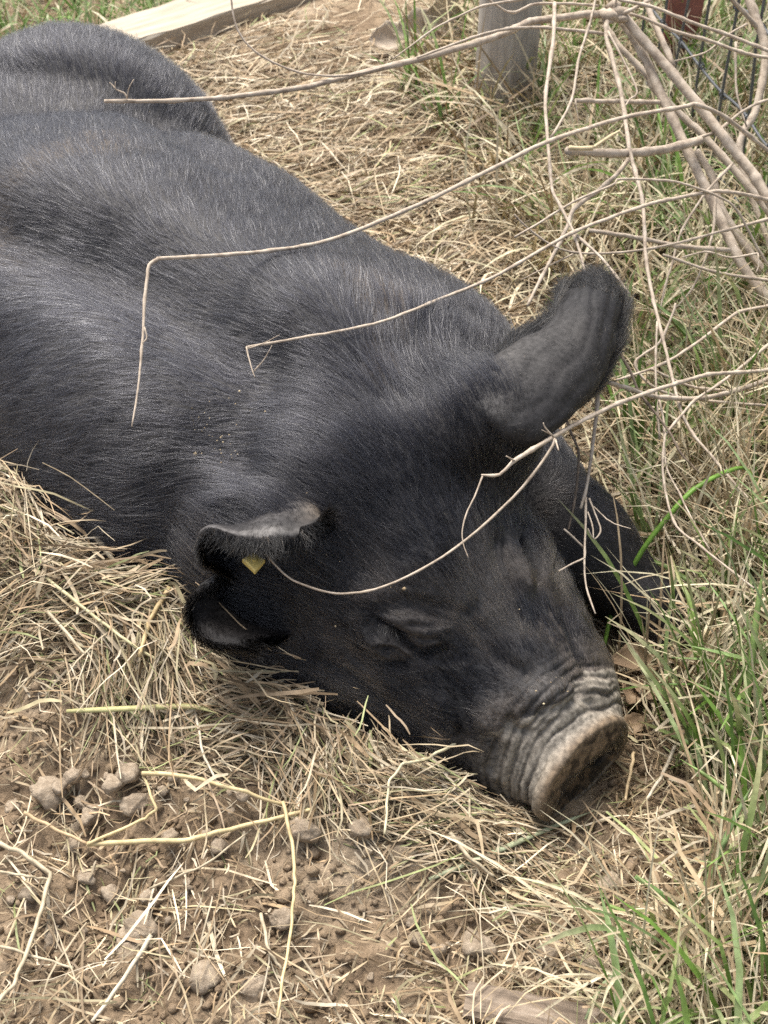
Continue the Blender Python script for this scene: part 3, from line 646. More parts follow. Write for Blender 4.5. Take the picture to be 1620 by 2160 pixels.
# litter on the open dirt in front
P_ = []
n = 8000; x, y = visible_xy(gs, n, .48, 1.25)
patch = fbm2(x * 5 + 3, y * 5, 3, 77); dens = sstep(.40, .64, patch) * .7 + .10 + .40 * sstep(-.10, .15, x) + .15 * sstep(.74, .62, y); dens *= 1 - .72 * np.exp(-((x + .13) / .20) ** 2 - ((y - .90) / .10) ** 2) 
k = (gs.random(n) < dens) & (x < bank(y) + .12); x, y = x[k], y[k]; n = len(x)
P_.append(lay_straw(gs, x, y, noise2(x * 9, y * 9, 62) * 7 + gs.normal(0, .7, n), gs.gamma(3, .017, n).clip(.012, .15), gs.uniform(.0004, .0011, n) * np.where(gs.random(n) < .10, 1.9, 1), gs.exponential(.007, n), gs.normal(0, .14, n), straw_cols(gs, n, .10)))
n = 7000; x, y = visible_xy(gs, n, .48, 1.3); k = (x < bank(y) + .1); x, y = x[k], y[k]; n = len(x)          # short chaff
P_.append(lay_straw(gs, x, y, gs.uniform(0, 2 * np.pi, n), gs.uniform(.006, .03, n), gs.uniform(.0004, .0012, n), gs.exponential(.003, n), gs.normal(0, .2, n), straw_cols(gs, n, .3), K=4))
v_, f_, c_ = join(P_); litter = mesh_obj("straw_litter", v_, f_, STRAW, cols=c_); tag(litter, "scattered broken straw and chaff on the dirt in front of the pig", kind="stuff")
# trampled mulch behind the pig
TA0 = on(290, 132); TSL = (on(690, 2)[1] - TA0[1]) / (on(690, 2)[0] - TA0[0])
P_ = []
n = 44000; x, y = visible_xy(gs, n, 1.2, 3.5, .15); k = (gs.random(n) < (.35 + .65 * sstep(.3, .6, fbm2(x * 4, y * 4, 3, 88))) * (1 - .85 * np.exp(-((x + .02) / .40) ** 2 - ((y - 3.1) / .40) ** 2))) & (x < bank(y) + .25) & (x > -.95 + .1 * y) & (y < TA0[1] + TSL * (x - TA0[0]) - .02); x, y = x[k], y[k]; n = len(x)
P_.append(lay_straw(gs, x, y, gs.normal(.3, 1.0, n), gs.uniform(.03, .13, n), gs.uniform(.0006, .0018, n), gs.exponential(.007, n), gs.normal(0, .13, n), straw_cols(gs, n, .12, .03), K=5))
v_, f_, c_ = join(P_); mulch = mesh_obj("straw_mulch", v_, f_, STRAW, cols=c_); tag(mulch, "trampled golden straw covering the ground behind the pig", kind="stuff")

def grow(g, x, y, length, wid, lean, cols, K=7, droop=1.0, az=None, fold=.25, avoid=.01):
    M = len(x); az = g.uniform(0, 2 * np.pi, M) if az is None else az
    s = np.linspace(0, 1, K)
    th = lean[:, None] + droop * g.uniform(.1, 1.25, M)[:, None] * s[None, :] ** 1.4        # angle from upright
    th = th + np.where(g.random(M) < .09, 1, 0)[:, None] * np.where(s[None, :] > g.uniform(.35, .8, (M, 1)), g.uniform(.5, 1.5, (M, 1)), 0)
    stp = length[:, None] / (K - 1); r = np.cumsum(np.sin(th) * stp, 1) - np.sin(th[:, :1]) * stp; h = np.cumsum(np.cos(th) * stp, 1) - np.cos(th[:, :1]) * stp
    aa = az[:, None] + g.normal(0, .35, M)[:, None] * s[None, :]
    X = x[:, None] + np.cos(aa) * r; Y = y[:, None] + np.sin(aa) * r; z0 = ground_z(X.ravel(), Y.ravel()).reshape(M, K)
    C = np.stack([X, Y, np.maximum(z0[:, :1] + h - .004, z0 + .003)], -1)
    keep = (pig_sdf(C[:, ::2]) > avoid).all(1) & ((np.hypot(C[..., 0] - .21, C[..., 1] - .85) > .10).all(1)); C = C[keep]; M = len(C); T = unit(np.gradient(C, axis=1))
    side = np.stack([-np.sin(az[keep]), np.cos(az[keep]), 0 * az[keep]], -1)[:, None, :] + g.normal(0, .35, (M, 1, 3)) * np.linspace(.3, 1, K)[None, :, None]
    W = unit(side - T * (side * T).sum(-1, keepdims=True)); cl = cols[keep]
    if cl.ndim == 2: cl = np.repeat(cl[:, None, :], K, 1)
    return ribbons(C, W, wid[keep], cl, lambda t: np.clip(.7 + .5 * t, 0, 1) * np.sqrt(np.clip(1 - t ** 2.2, .0, 1)) + .04, fold)
def grass_cols(g, n, K, dry):
    greens = np.array([[.15, .26, .05], [.21, .33, .09], [.12, .21, .05], [.31, .40, .19], [.26, .37, .15]])[g.integers(0, 5, n)] * g.uniform(.75, 1.15, (n, 1))
    drys = np.array([[.48, .40, .26], [.58, .51, .36], [.38, .29, .18], [.54, .49, .33]])[g.integers(0, 4, n)] * g.uniform(.75, 1.12, (n, 1))
    d = (g.random(n) < dry)[:, None, None].astype(float)
    tipdry = (g.random(n) < .5)[:, None, None] * sstep(.5, 1, np.linspace(0, 1, K))[None, :, None] * .7
    gc = greens[:, None, :] * (1 - tipdry) + drys[:, None, :] * tipdry
    return gc * (1 - d) + drys[:, None, :] * d
def tufts(g, n, y0, y1, xmax, per, spreadr):
    y = g.uniform(y0, y1, n * 4); x = bank(y) - .03 + g.random(n * 4) ** .85 * (xmax + .12 * y - bank(y)); k = g.choice(len(x), n, replace=False); x, y = x[k], y[k]
    xx = np.repeat(x, per) + g.normal(0, spreadr, n * per); yy = np.repeat(y, per) + g.normal(0, spreadr, n * per); return xx, yy, np.repeat(g.uniform(0, 2 * np.pi, n), per)
gg = np.random.default_rng(23); DRY, GRN = [], []
# bank beside and in front of the fence
x, y, a0 = tufts(gg, 360, .5, 1.55, .52, 15, .016); n = len(x)
DRY.append(grow(gg, x, y, gg.uniform(.08, .25, n), gg.uniform(.0007, .0020, n), gg.uniform(.03, .8, n), grass_cols(gg, n, 7, 1.0), az=a0 + gg.normal(0, .9, n), droop=.9))
x, y, a0 = tufts(gg, 240, .5, 1.55, .52, 6, .012); n = len(x)
GRN.append(grow(gg, x, y, gg.uniform(.08, .28, n), gg.uniform(.0014, .0042, n), gg.uniform(.03, .65, n), grass_cols(gg, n, 7, .08), az=a0 + gg.normal(0, .9, n), droop=.8))
x, y, a0 = tufts(gg, 380, 1.5, 3.2, .75, 16, .022); n = len(x)
DRY.append(grow(gg, x, y, gg.uniform(.08, .26, n), gg.uniform(.0012, .0028, n), gg.uniform(.1, 1.0, n), grass_cols(gg, n, 7, 1.0), az=a0 + gg.normal(0, .8, n)))
x, y, a0 = tufts(gg, 165, 1.5, 3.2, .75, 11, .02); n = len(x)
GRN.append(grow(gg, x, y, gg.uniform(.08, .27, n), gg.uniform(.0016, .0038, n), gg.uniform(.05, .75, n), grass_cols(gg, n, 7, .05), az=a0 + gg.normal(0, .8, n), droop=.9))
# flattened dead grass matted under the tufts
n = 9000; y = gg.uniform(.5, 3.0, n); x = bank(y) - .02 + gg.random(n) * (.55 + .14 * y - bank(y))
DRY.append(lay_straw(gg, x, y, gg.uniform(0, 6.28, n), gg.uniform(.04, .17, n), gg.uniform(.0009, .0024, n), gg.exponential(.016, n), gg.normal(0, .3, n), straw_cols(gg, n, .05, .12)))
def lawn(g, n, xr, yr, hmax, keep=None, dry=.25):
    x = g.uniform(*xr, n); y = g.uniform(*yr, n)
    if keep is not None: k = keep(x, y); x, y = x[k], y[k]; 
    n = len(x); return grow(g, x, y, g.uniform(.03, hmax, n), g.uniform(.0015, .004, n), g.uniform(.05, .9, n), grass_cols(g, n, 6, dry), K=6)
# lawn past the timber, and meadow past the fence
TA, TB = on(290, 132), on(690, 2)
def past_timber(x, y): return (y - (TA[1] + (TB[1] - TA[1]) / (TB[0] - TA[0]) * (x - TA[0]))) > .17
LAWN = [lawn(gg, 12000, (-1.7, .2), (2.6, 4.6), .12, past_timber)]
GRN.append(lawn(gg, 9000, (.35, 1.6), (1.6, 5.0), .22, lambda x, y: x > .50 + .16 * (2.4 - y) * 0 + np.where(y < 2.9, .02, -.1), .35))
for nm, P2, lab, mt in (("dry_grass", DRY, "bleached dead grass stems on the bank along the fence", STRAW), ("green_grass", GRN, "living green grass blades among the dead stems by the fence", GRASS), ("lawn_grass", LAWN, "short green turf past the sawn timber", GRASS)):
    v_, f_, c_ = join(P2); o = mesh_obj(nm, v_, f_, mt, cols=c_); tag(o, lab, kind="stuff")
# soil crumbs
ico_v = np.array([(0, 0, 1), (.894, 0, .447), (.276, .851, .447), (-.724, .526, .447), (-.724, -.526, .447), (.276, -.851, .447), (.724, .526, -.447), (-.276, .851, -.447), (-.894, 0, -.447), (-.276, -.851, -.447), (.724, -.526, -.447), (0, 0, -1)])
ico_f = np.array([(0, 1, 2), (0, 2, 3), (0, 3, 4), (0, 4, 5), (0, 5, 1), (1, 6, 2), (2, 7, 3), (3, 8, 4), (4, 9, 5), (5, 10, 1), (6, 7, 2), (7, 8, 3), (8, 9, 4), (9, 10, 5), (10, 6, 1), (11, 7, 6), (11, 8, 7), (11, 9, 8), (11, 10, 9), (11, 6, 10)])
n = 9000; x, y = visible_xy(gs, n, .5, 1.2); k = (x < bank(y)) & (gs.random(n) < .25 + .9 * sstep(.45, .6, fbm2(x * 8, y * 8, 2, 99))); x, y = x[k], y[k]; n = len(x)
r = gs.gamma(2.2, .0011, n).clip(.001, .008); v_ = ico_v[None] * r[:, None, None] * gs.uniform(.6, 1.3, (n, 12, 1)); v_ = v_ + np.stack([x, y, ground_z(x, y) + r * .35], -1)[:, None, :]
k = pig_sdf(v_[:, 0]) > .004; v_ = v_[k]; n = len(v_)
crumbs = mesh_obj("soil_crumbs", v_.reshape(-1, 3), (ico_f[None] + (np.arange(n) * 12)[:, None, None]).reshape(-1, 3), SOIL, smooth=False); tag(crumbs, "loose crumbs of dry soil scattered over the dirt", kind="stuff")
# ------------------------------------------------------------------ single things
def tube(pts, rad, sides=7, smooth_n=None, seed=0, rough=.08, knots=True):
    """tapered bent stick through pts with swollen nodes; closed ends"""
    g_ = np.random.default_rng(seed); pts = np.asarray(pts, float); rad = np.asarray(rad, float)
    Lg = np.linalg.norm(np.diff(pts, axis=0), axis=1).sum(); n_ = smooth_n or int(np.clip(Lg / .009, 5, 90))
    n_ = max(n_, 2 * len(pts)); C = catmull(pts, n_); rr = np.interp(np.linspace(0, 1, n_), np.linspace(0, 1, len(rad)), rad)
    if knots:
        arc = np.concatenate([[0], np.cumsum(np.linalg.norm(np.diff(C, axis=0), axis=1))]); sp_ = .045 + .02 * g_.random(); 
        rr = rr + np.minimum(.38 * rr, .0011) * (np.exp(-(((arc + g_.random() * sp_) % sp_ - sp_ / 2) / .0045) ** 2)); C = C + g_.normal(0, 1, C.shape) * np.minimum(rr, .003)[:, None] * rough
    T = unit(np.gradient(C, axis=0)); ref = np.array([0, 0, 1.0]) if abs(T[0, 2]) < .8 else np.array([1.0, 0, 0])
    U = np.zeros_like(C); u = unit(np.cross(T[0], ref))
    for i in range(n_): u = unit(u - T[i] * u.dot(T[i])); U[i] = u
    W = np.cross(T, U); a = np.linspace(0, 2 * np.pi, sides, endpoint=False)
    v = C[:, None, :] + rr[:, None, None] * (np.cos(a)[None, :, None] * U[:, None, :] + np.sin(a)[None, :, None] * W[:, None, :])
    idx = np.arange(n_ * sides).reshape(n_, sides); nx = np.roll(idx, -1, 1)
    f = np.stack([idx[:-1], nx[:-1], nx[1:], idx[1:]], -1).reshape(-1, 4).tolist()
    return v.reshape(-1, 3), f + [idx[0][::-1].tolist(), idx[-1].tolist()]
def wood_mat(name, stops, scale=40.0, stretch=(1, 1, 1), bump=.4, dist=.002):
    m, nt, b = new_mat(name); tc = N(nt, "ShaderNodeTexCoord"); mp = N(nt, "ShaderNodeMapping"); mp.inputs['Scale'].default_value = stretch
    nt.links.new(tc.outputs['Object'], mp.inputs['Vector']); n1 = N(nt, "ShaderNodeTexNoise", Scale=scale, Detail=8.0, Roughness=.65); nt.links.new(mp.outputs[0], n1.inputs['Vector'])
    nt.links.new(ramp(nt, n1.outputs['Fac'], stops), b.inputs['Base Color']); b.inputs['Roughness'].default_value = .8; b.inputs['Specular IOR Level'].default_value = .25
    bp = N(nt, "ShaderNodeBump", Strength=bump, Distance=dist); nt.links.new(n1.outputs['Fac'], bp.inputs['Height']); nt.links.new(bp.outputs[0], b.inputs['Normal']); return m
BARK = wood_mat("twig_bark", [(.28, (.22, .17, .13)), (.5, (.43, .355, .275)), (.72, (.58, .50, .41))], 75)
BARKD = wood_mat("dark_twig_bark", [(.3, (.10, .075, .055)), (.7, (.26, .20, .15))], 75)
SPLIT = wood_mat("split_wood", [(.3, (.45, .35, .20)), (.7, (.66, .55, .36))], 90)

shrub = bpy.data.objects.new("bare_shrub", None); COL.objects.link(shrub); shrub.location = (.66, 1.62, .05)
tag(shrub, "leafless pruned shrub reaching its bare branches over the pig", "shrub")
SH = np.array(shrub.location)
def limb(name, px, d0, d1, w0, w1, parent=shrub, mat=BARK, seed=0, sides=7, bend=None):
    """stick through photo points, distance running d0 -> d1 and width in photo pixels w0 -> w1"""
    px = np.asarray(px, float); px = catmull(px, 2 * len(px) - 1) if len(px) > 3 else px; l = np.concatenate([[0], np.cumsum(np.hypot(*np.diff(px, axis=0).T))]); l /= l[-1]
    d = d0 + (d1 - d0) * l; hit = pick(px); hd_ = project(hit)[2]; d = np.where(np.abs(pig_sdf(hit)) < .004, np.minimum(d, hd_ - .022), d); p = np.stack([at(u, v, dd_) for (u, v), dd_ in zip(px, d)]); r_ = .88 * (w0 + (w1 - w0) * l) / 2 / FPX * d
    v, f = tube(p, r_, sides, seed=seed + len(bpy.data.objects)); o = mesh_obj(name, v - SH, f, mat, shrub); 
    if parent is not shrub: o.parent = parent
    return o
def limbs(parent, rows, name="twig", mat=BARK):
    for px, d0, d1, w0, w1 in rows: limb(name, px, d0, d1, w0, w1, parent, mat, sides=6)
stem_a = limb("stem", [(1860, 760), (1790, 680), (1700, 545), (1620, 419), (1596, 380), (1579, 356), (1519, 281), (1466, 213), (1407, 142), (1347, 74), (1315, 36), (1296, 30)], 1.86, 1.93, 27, 24)
stem_b = limb("stem", [(1830, 880), (1740, 770), (1620, 630), (1570, 567), (1537, 502), (1504, 431), (1475, 369), (1430, 276), (1395, 201), (1365, 133), (1333, 74), (1310, 40)], 1.84, 1.95, 27, 22)
stem_c = limb("stem", [(1740, 600), (1640, 470), (1560, 372), (1481, 284), (1424, 231), (1377, 184), (1365, 160), (1306, 98), (1276, 53)], 1.93, 1.98, 22, 15)
stem_d = limb("stem", [(1790, 830), (1690, 690), (1620, 588), (1570, 514), (1522, 440), (1504, 377), (1469, 318)], 1.90, 1.98, 22, 17)
stem_e = limb("stem", [(1420, 140), (1392, 74), (1368, 18), (1352, -40)], 1.94, 1.98, 15, 15)
stem_f = limb("stem", [(1640, 560), (1560, 330), (1592, 240), (1612, 150), (1614, 98), (1602, 59), (1581, 0), (1565, -60)], 2.0, 2.05, 12, 24)
stem_g = limb("stem", [(1598, 60), (1579, 36), (1546, 0), (1530, -30)], 2.04, 2.0, 12, 10)
# long shoots reaching over the pig
b1 = limb("branch", [(1296, 32), (1240, 30), (1180, 38), (1120, 45), (1098, 55), (1050, 76), (950, 106), (870, 128), (810, 142), (650, 182), (520, 200), (450, 208), (330, 213), (220, 213)], 1.93, 1.62, 19, 9)
limbs(b1, [([(486, -20), (492, 30), (505, 70), (540, 110), (600, 142), (660, 158), (740, 158), (815, 140)], 1.72, 1.76, 5, 6),
           ([(829, 124), (873, 92), (918, 59), (971, 33), (1016, 13), (1066, 4), (1110, -4)], 1.78, 1.85, 3, 7),
           ([(880, 122), (977, 86), (1051, 64), (1125, 58), (1211, 64), (1273, 71)], 1.78, 1.92, 5, 9),
           ([(1024, -6), (1063, 21), (1090, 25), (1125, 9), (1200, 8), (1262, 12)], 1.85, 1.92, 5, 7),
           ([(268, 208), (262, 196), (244, 188), (244, 172)], 1.63, 1.62, 5, 2), ([(268, 208), (272, 186), (282, 168)], 1.63, 1.61, 4, 2), ([(244, 188), (236, 178), (231, 174)], 1.62, 1.62, 2.5, 2)])
b2 = limb("branch", [(1640, 335), (1537, 252), (1472, 222), (1440, 226), (1310, 250), (1160, 297), (1080, 335), (950, 400), (830, 455), (700, 505), (600, 525), (470, 538), (333, 545)], 1.93, 1.47, 11, 9)
limbs(b2, [([(335, 545), (318, 556), (312, 572), (305, 640), (302, 700), (296, 770), (290, 830), (278, 900)], 1.47, 1.42, 10, 4), ([(304, 690), (310, 712), (300, 724)], 1.44, 1.44, 5, 2)])
b3 = limb("branch", [(1660, 432), (1584, 413), (1509, 404), (1420, 420), (1350, 437), (1200, 495), (1050, 580), (930, 630), (800, 680), (650, 710), (520, 732)], 1.90, 1.40, 10, 6)
limbs(b3, [([(520, 732), (524, 752), (532, 780), (538, 796)], 1.40, 1.39, 5, 2), ([(524, 735), (560, 722), (590, 706)], 1.40, 1.39, 3, 1.5), ([(536, 782), (556, 760), (574, 728)], 1.39, 1.38, 3, 1.5),
           ([(1509, 407), (1507, 463), (1501, 502), (1487, 549), (1460, 609), (1425, 650)], 1.88, 1.86, 8, 4), ([(1546, 345), (1493, 401), (1466, 440), (1436, 490), (1419, 552), (1401, 611), (1392, 662)], 1.90, 1.86, 7, 5)])
b4 = limb("branch", [(1740, 770), (1620, 781), (1555, 786), (1496, 790), (1451, 802), (1392, 820), (1300, 853), (1199, 903), (1140, 938), (1080, 975)], 1.76, 1.37, 9, 11)
limbs(b4, [([(1082, 974), (1060, 996), (1045, 1003), (1015, 1002)], 1.37, 1.36, 10, 5), ([(1018, 1004), (1000, 1050), (985, 1080), (975, 1120), (978, 1150), (988, 1176)], 1.36, 1.34, 5, 2.5),
           ([(1170, 925), (1160, 950), (1100, 1030), (1000, 1125), (900, 1195), (800, 1240), (740, 1251), (690, 1249), (620, 1225), (585, 1196), (560, 1168)], 1.40, 1.37, 7, 4.5),
           ([(1168, 922), (1150, 902), (1146, 892)], 1.40, 1.39, 5, 3), ([(1085, 972), (1068, 962)], 1.37, 1.36, 5, 3), ([(1172, 928), (1178, 950)], 1.40, 1.39, 5, 3), ([(1160, 915), (1143, 907)], 1.40, 1.39, 4, 2)])
# sawn and snapped stubs
h1 = limb("branch", [(1396, 216), (1340, 215), (1280, 214), (1214, 212)], 1.93, 1.86, 12, 11); limbs(h1, [([(1214, 212), (1218, 240), (1222, 262)], 1.86, 1.86, 3, 1)])
h2 = limb("branch", [(1478, 296), (1407, 314), (1333, 323), (1258, 322), (1196, 318)], 1.90, 1.78, 22, 20)
limbs(h2, [([(1252, 312), (1262, 304), (1300, 280), (1308, 279), (1316, 290)], 1.79, 1.80, 9, 5)], "splinter", SPLIT); limbs(h2, [([(1200, 312), (1230, 313), (1250, 313)], 1.765, 1.775, 9, 12)], "splinter", SPLIT)
h3 = limb("branch", [(1540, 528), (1436, 520), (1347, 502), (1244, 486)], 1.87, 1.80, 13, 10)
limbs(stem_b, [([(1214, 533), (1140, 570), (1100, 590)], 1.78, 1.76, 5, 2), ([(1398, 537), (1475, 564), (1534, 579), (1620, 591), (1680, 600)], 1.82, 1.86, 7, 8), ([(1439, 543), (1490, 531), (1540, 543), (1599, 534)], 1.83, 1.84, 4, 5), ([(1085, 452), (1110, 478), (1140, 502), (1170, 520), (1214, 533), (1282, 534), (1362, 526), (1436, 511), (1510, 491), (1570, 475), (1650, 455)], 1.74, 1.88, 4, 8), ([(1599, 534), (1600, 560), (1595, 575)], 1.83, 1.83, 4, 3)], "twig")
limbs(stem_a, [([(1330, 330), (1300, 369), (1259, 404), (1211, 440), (1199, 472), (1176, 520), (1140, 590), (1112, 645)], 1.86, 1.72, 13, 8), ([(1419, 130), (1490, 110), (1525, 80), (1576, 50)], 1.95, 1.98, 4, 5), ([(1475, 290), (1516, 275), (1555, 243), (1602, 216), (1650, 205)], 1.90, 1.95, 8, 6), ([(1552, 89), (1552, 148), (1555, 201), (1575, 267)], 1.96, 1.95, 7, 4)], "branch")
limbs(stem_e, [([(1306, 0), (1377, 15), (1466, 50), (1537, 74), (1620, 107), (1680, 130)], 1.90, 1.90, 8, 9), ([(1325, 28), (1365, 41), (1421, 65), (1496, 86), (1555, 107), (1602, 119), (1680, 124)], 1.93, 1.96, 8, 9), ([(1300, 30), (1330, 22), (1360, 6), (1385, -8)], 1.92, 1.90, 11, 7), ([(1290, 28), (1298, 8), (1302, -12)], 1.92, 1.91, 8, 6)], "branch")
v1 = limb("branch", [(1170, 5), (1167, 83), (1152, 190), (1152, 252), (1160, 350), (1166, 404), (1180, 430), (1208, 484), (1229, 508), (1273, 549), (1327, 620)], 1.88, 1.66, 10, 6)
limbs(v1, [([(1209, 486), (1223, 531), (1237, 585)], 1.72, 1.68, 8, 6), ([(1258, -10), (1244, 50), (1220, 127), (1205, 213), (1161, 292)], 1.90, 1.80, 6, 7)], "twig")
v3 = limb("branch", [(1284, 30), (1279, 77), (1306, 178), (1318, 246), (1330, 325), (1353, 413), (1359, 472), (1362, 537), (1374, 614), (1386, 665), (1401, 725), (1421, 808), (1439, 873), (1466, 921), (1496, 956), (1549, 1020), (1590, 1066), (1640, 1130)], 1.92, 1.56, 11, 6)
limbs(v3, [([(1282, 66), (1318, 133), (1344, 192), (1330, 208), (1318, 225)], 1.90, 1.86, 6, 4), ([(1085, 500), (1140, 469), (1211, 425), (1294, 389), (1306, 378), (1392, 380), (1436, 386), (1490, 404), (1540, 428), (1570, 469), (1599, 526), (1640, 590)], 1.72, 1.88, 5, 7)], "twig")
m1 = limb("branch", [(1720, 620), (1614, 647), (1555, 660), (1496, 704), (1436, 746), (1386, 773), (1347, 787), (1300, 802)], 1.86, 1.68, 9, 6)
m3 = limb("branch", [(1720, 740), (1620, 799), (1555, 823), (1496, 838), (1436, 841), (1377, 835), (1318, 817), (1262, 800)], 1.80, 1.58, 13, 11)
limbs(m3, [([(1262, 802), (1259, 867), (1250, 941), (1240, 1010), (1233, 1045), (1225, 1072)], 1.58, 1.50, 10, 7), ([(1236, 1050), (1235, 1113), (1233, 1173), (1236, 1235), (1256, 1294)], 1.50, 1.42, 6, 4), ([(1243, 1051), (1259, 1093), (1267, 1119), (1253, 1137), (1240, 1115)], 1.50, 1.47, 5, 3), ([(1252, 1068), (1288, 1101), (1330, 1115)], 1.50, 1.47, 3.5, 2), ([(1190, 1116), (1212, 1136), (1232, 1156)], 1.46, 1.47, 5, 5), ([(1179, 1205), (1205, 1190), (1233, 1177)], 1.43, 1.45, 4, 5), ([(1240, 1080), (1250, 1110), (1252, 1136)], 1.49, 1.47, 4, 3)], "twig")
m6 = limb("branch", [(1425, 640), (1419, 662), (1401, 704), (1383, 731), (1341, 761), (1353, 793), (1386, 820), (1436, 838), (1510, 847), (1620, 856), (1720, 866)], 1.74, 1.70, 6, 7)
m7 = limb("branch", [(1700, 670), (1620, 728), (1555, 781), (1507, 817), (1466, 844), (1445, 867), (1407, 912), (1401, 933), (1398, 990), (1407, 1054), (1427, 1110), (1466, 1143), (1525, 1190), (1590, 1240)], 1.78, 1.46, 8, 5)
limbs(m7, [([(1386, 678), (1383, 778), (1386, 850), (1392, 927)], 1.70, 1.66, 5, 6), ([(1389, 838), (1401, 897), (1404, 980), (1433, 1039), (1454, 1084), (1496, 1158)], 1.66, 1.52, 6, 4), ([(1374, 778), (1436, 808), (1481, 820), (1534, 824)], 1.70, 1.74, 6, 8)], "twig")
limbs(m3, [([(1303, 737), (1333, 790), (1347, 826), (1377, 864), (1416, 918), (1436, 956), (1475, 998)], 1.66, 1.60, 8, 5), ([(1189, 867), (1205, 915), (1220, 950), (1219, 1000), (1211, 1063), (1199, 1116)], 1.58, 1.50, 7, 5)], "twig", BARKD)
# sprout knot where the long shoots leave the head of the shrub
kv, kf = [], []
for i_, (u_, v_, r_) in enumerate(((1285, 30, .011), (1302, 24, .010), (1272, 26, .009), (1310, 38, .010), (1294, 10, .008), (1280, 42, .008))):
    q = (ico_v * np.array([1.5, 1, .8])) * r_ * np.random.default_rng(i_).uniform(.55, 1.35, (12, 1)) + at(u_, v_, 1.92); kf.append(ico_f + 12 * i_); kv.append(q)
mesh_obj("knot", np.vstack(kv) - SH, np.vstack(kf), BARK, shrub)

# ---- sawn timber lying behind the pig
PALE = wood_mat("weathered_timber", [(.25, (.26, .205, .145)), (.5, (.40, .34, .26)), (.75, (.50, .445, .36))], 7, (1, 9, 9), .3, .003)
def beam(name, a, b, width, height, mat, seed=0, nseg=24, jit=.002):
    """sawn length from a to b (its near bottom edge), going back by width"""
    g_ = np.random.default_rng(seed); a, b = np.array(a, float), np.array(b, float); t = unit(b - a); s = unit(np.cross([0, 0, 1], t)); u = np.cross(t, s)
    if u[2] < 0: u = -u
    Lg = np.linalg.norm(b - a); e = .004
    prof = [(0, e), (0, height - e), (e, height), (width - e, height), (width, height - e), (width, e), (width - e, 0), (e, 0)]
    v = np.array([[i * Lg / nseg, p + g_.normal(0, jit), q_ + g_.normal(0, jit)] for i in range(nseg + 1) for p, q_ in prof])
    idx = np.arange((nseg + 1) * 8).reshape(-1, 8); nx = np.roll(idx, -1, 1)
    f = np.stack([idx[:-1], idx[1:], nx[1:], nx[:-1]], -1).reshape(-1, 4).tolist() + [idx[0].tolist(), idx[-1][::-1].tolist()]
    o = mesh_obj(name, v, f, mat, smooth=False); M_ = Matrix(((t[0], s[0], u[0], a[0]), (t[1], s[1], u[1], a[1]), (t[2], s[2], u[2], a[2]), (0, 0, 0, 1))); o.matrix_world = M_; return o
a_, b_ = on(290, 132, .0), on(690, 2, .0); dirx = unit(b_ - a_)
o = beam("timber", a_ - dirx * .13, b_ + dirx * .7, .135, .045, PALE, 3); tag(o, "long pale sawn timber lying on the ground behind the pig's rump", "timber")
# ---- half-buried old plank at the bottom of the picture
GREYW = wood_mat("old_grey_wood", [(.25, (.10, .075, .055)), (.5, (.25, .195, .145)), (.75, (.40, .33, .26))], 14, (1, 10, 10), .7, .004)
a_, b_ = on(1430, 2170, .0), on(985, 2092, .0); a_[2] = ground_z(a_[0], a_[1]) + .004; b_[2] = ground_z(b_[0], b_[1]) + .004
o = beam("plank", a_, b_, .034, .012, GREYW, 5, 30, .0004); tag(o, "weathered grey plank half buried in the litter at the bottom edge", "plank")
# ---- wooden fence post
POSTW = wood_mat("post_wood", [(.25, (.22, .19, .16)), (.5, (.38, .34, .295)), (.75, (.52, .475, .42))], 9, (9, 9, 1), .6, .004)
bp_ = on(1060, 235, 0); bp_[2] = ground_z(bp_[0], bp_[1]) - .06
th_ = np.linspace(0, 2 * np.pi, 20, endpoint=False); hh = np.linspace(0, 1.15, 14); g_ = np.random.default_rng(8); wob = 1 + g_.normal(0, .02, 20)
v = np.array([[.058 * wob[j] * math.cos(th_[j]) + .02 * h_, .058 * wob[j] * math.sin(th_[j]), h_] for h_ in hh for j in range(20)])
idx = np.arange(len(v)).reshape(-1, 20); nx = np.roll(idx, -1, 1)
o = mesh_obj("fence_post", v, np.stack([idx[:-1], nx[:-1], nx[1:], idx[1:]], -1).reshape(-1, 4).tolist() + [idx[-1].tolist()], POSTW); o.location = bp_
tag(o, "round grey wooden fence post standing in tall grass", "post")
# ---- rusty steel post by the wire
RUST = wood_mat("rusty_steel", [(.3, (.17, .065, .05)), (.7, (.32, .13, .10))], 30, (1, 1, 1), .3, .001)
q = on(1385, 205, 0); v, f = [], []
for k_, (x0, x1, y0, y1) in enumerate(((-.036, .036, -.004, .004), (-.004, .004, .004, .045))):
    b0 = len(v); v += [(x0, y0, -.1), (x1, y0, -.1), (x1, y1, -.1), (x0, y1, -.1), (x0, y0, 1.3), (x1, y0, 1.3), (x1, y1, 1.3), (x0, y1, 1.3)]
    f += [[b0 + i for i in t_] for t_ in ((0, 3, 2, 1), (4, 5, 6, 7), (0, 1, 5, 4), (1, 2, 6, 5), (2, 3, 7, 6), (3, 0, 4, 7))]
o = mesh_obj("steel_post", v, f, RUST, smooth=False); o.location = (q[0] + .025, q[1] - .02, float(ground_z(q[0], q[1] - .02)) + .06); o.rotation_euler = (0, .03, .3); tag(o, "rusty red-brown steel post behind the wire fence", "post")
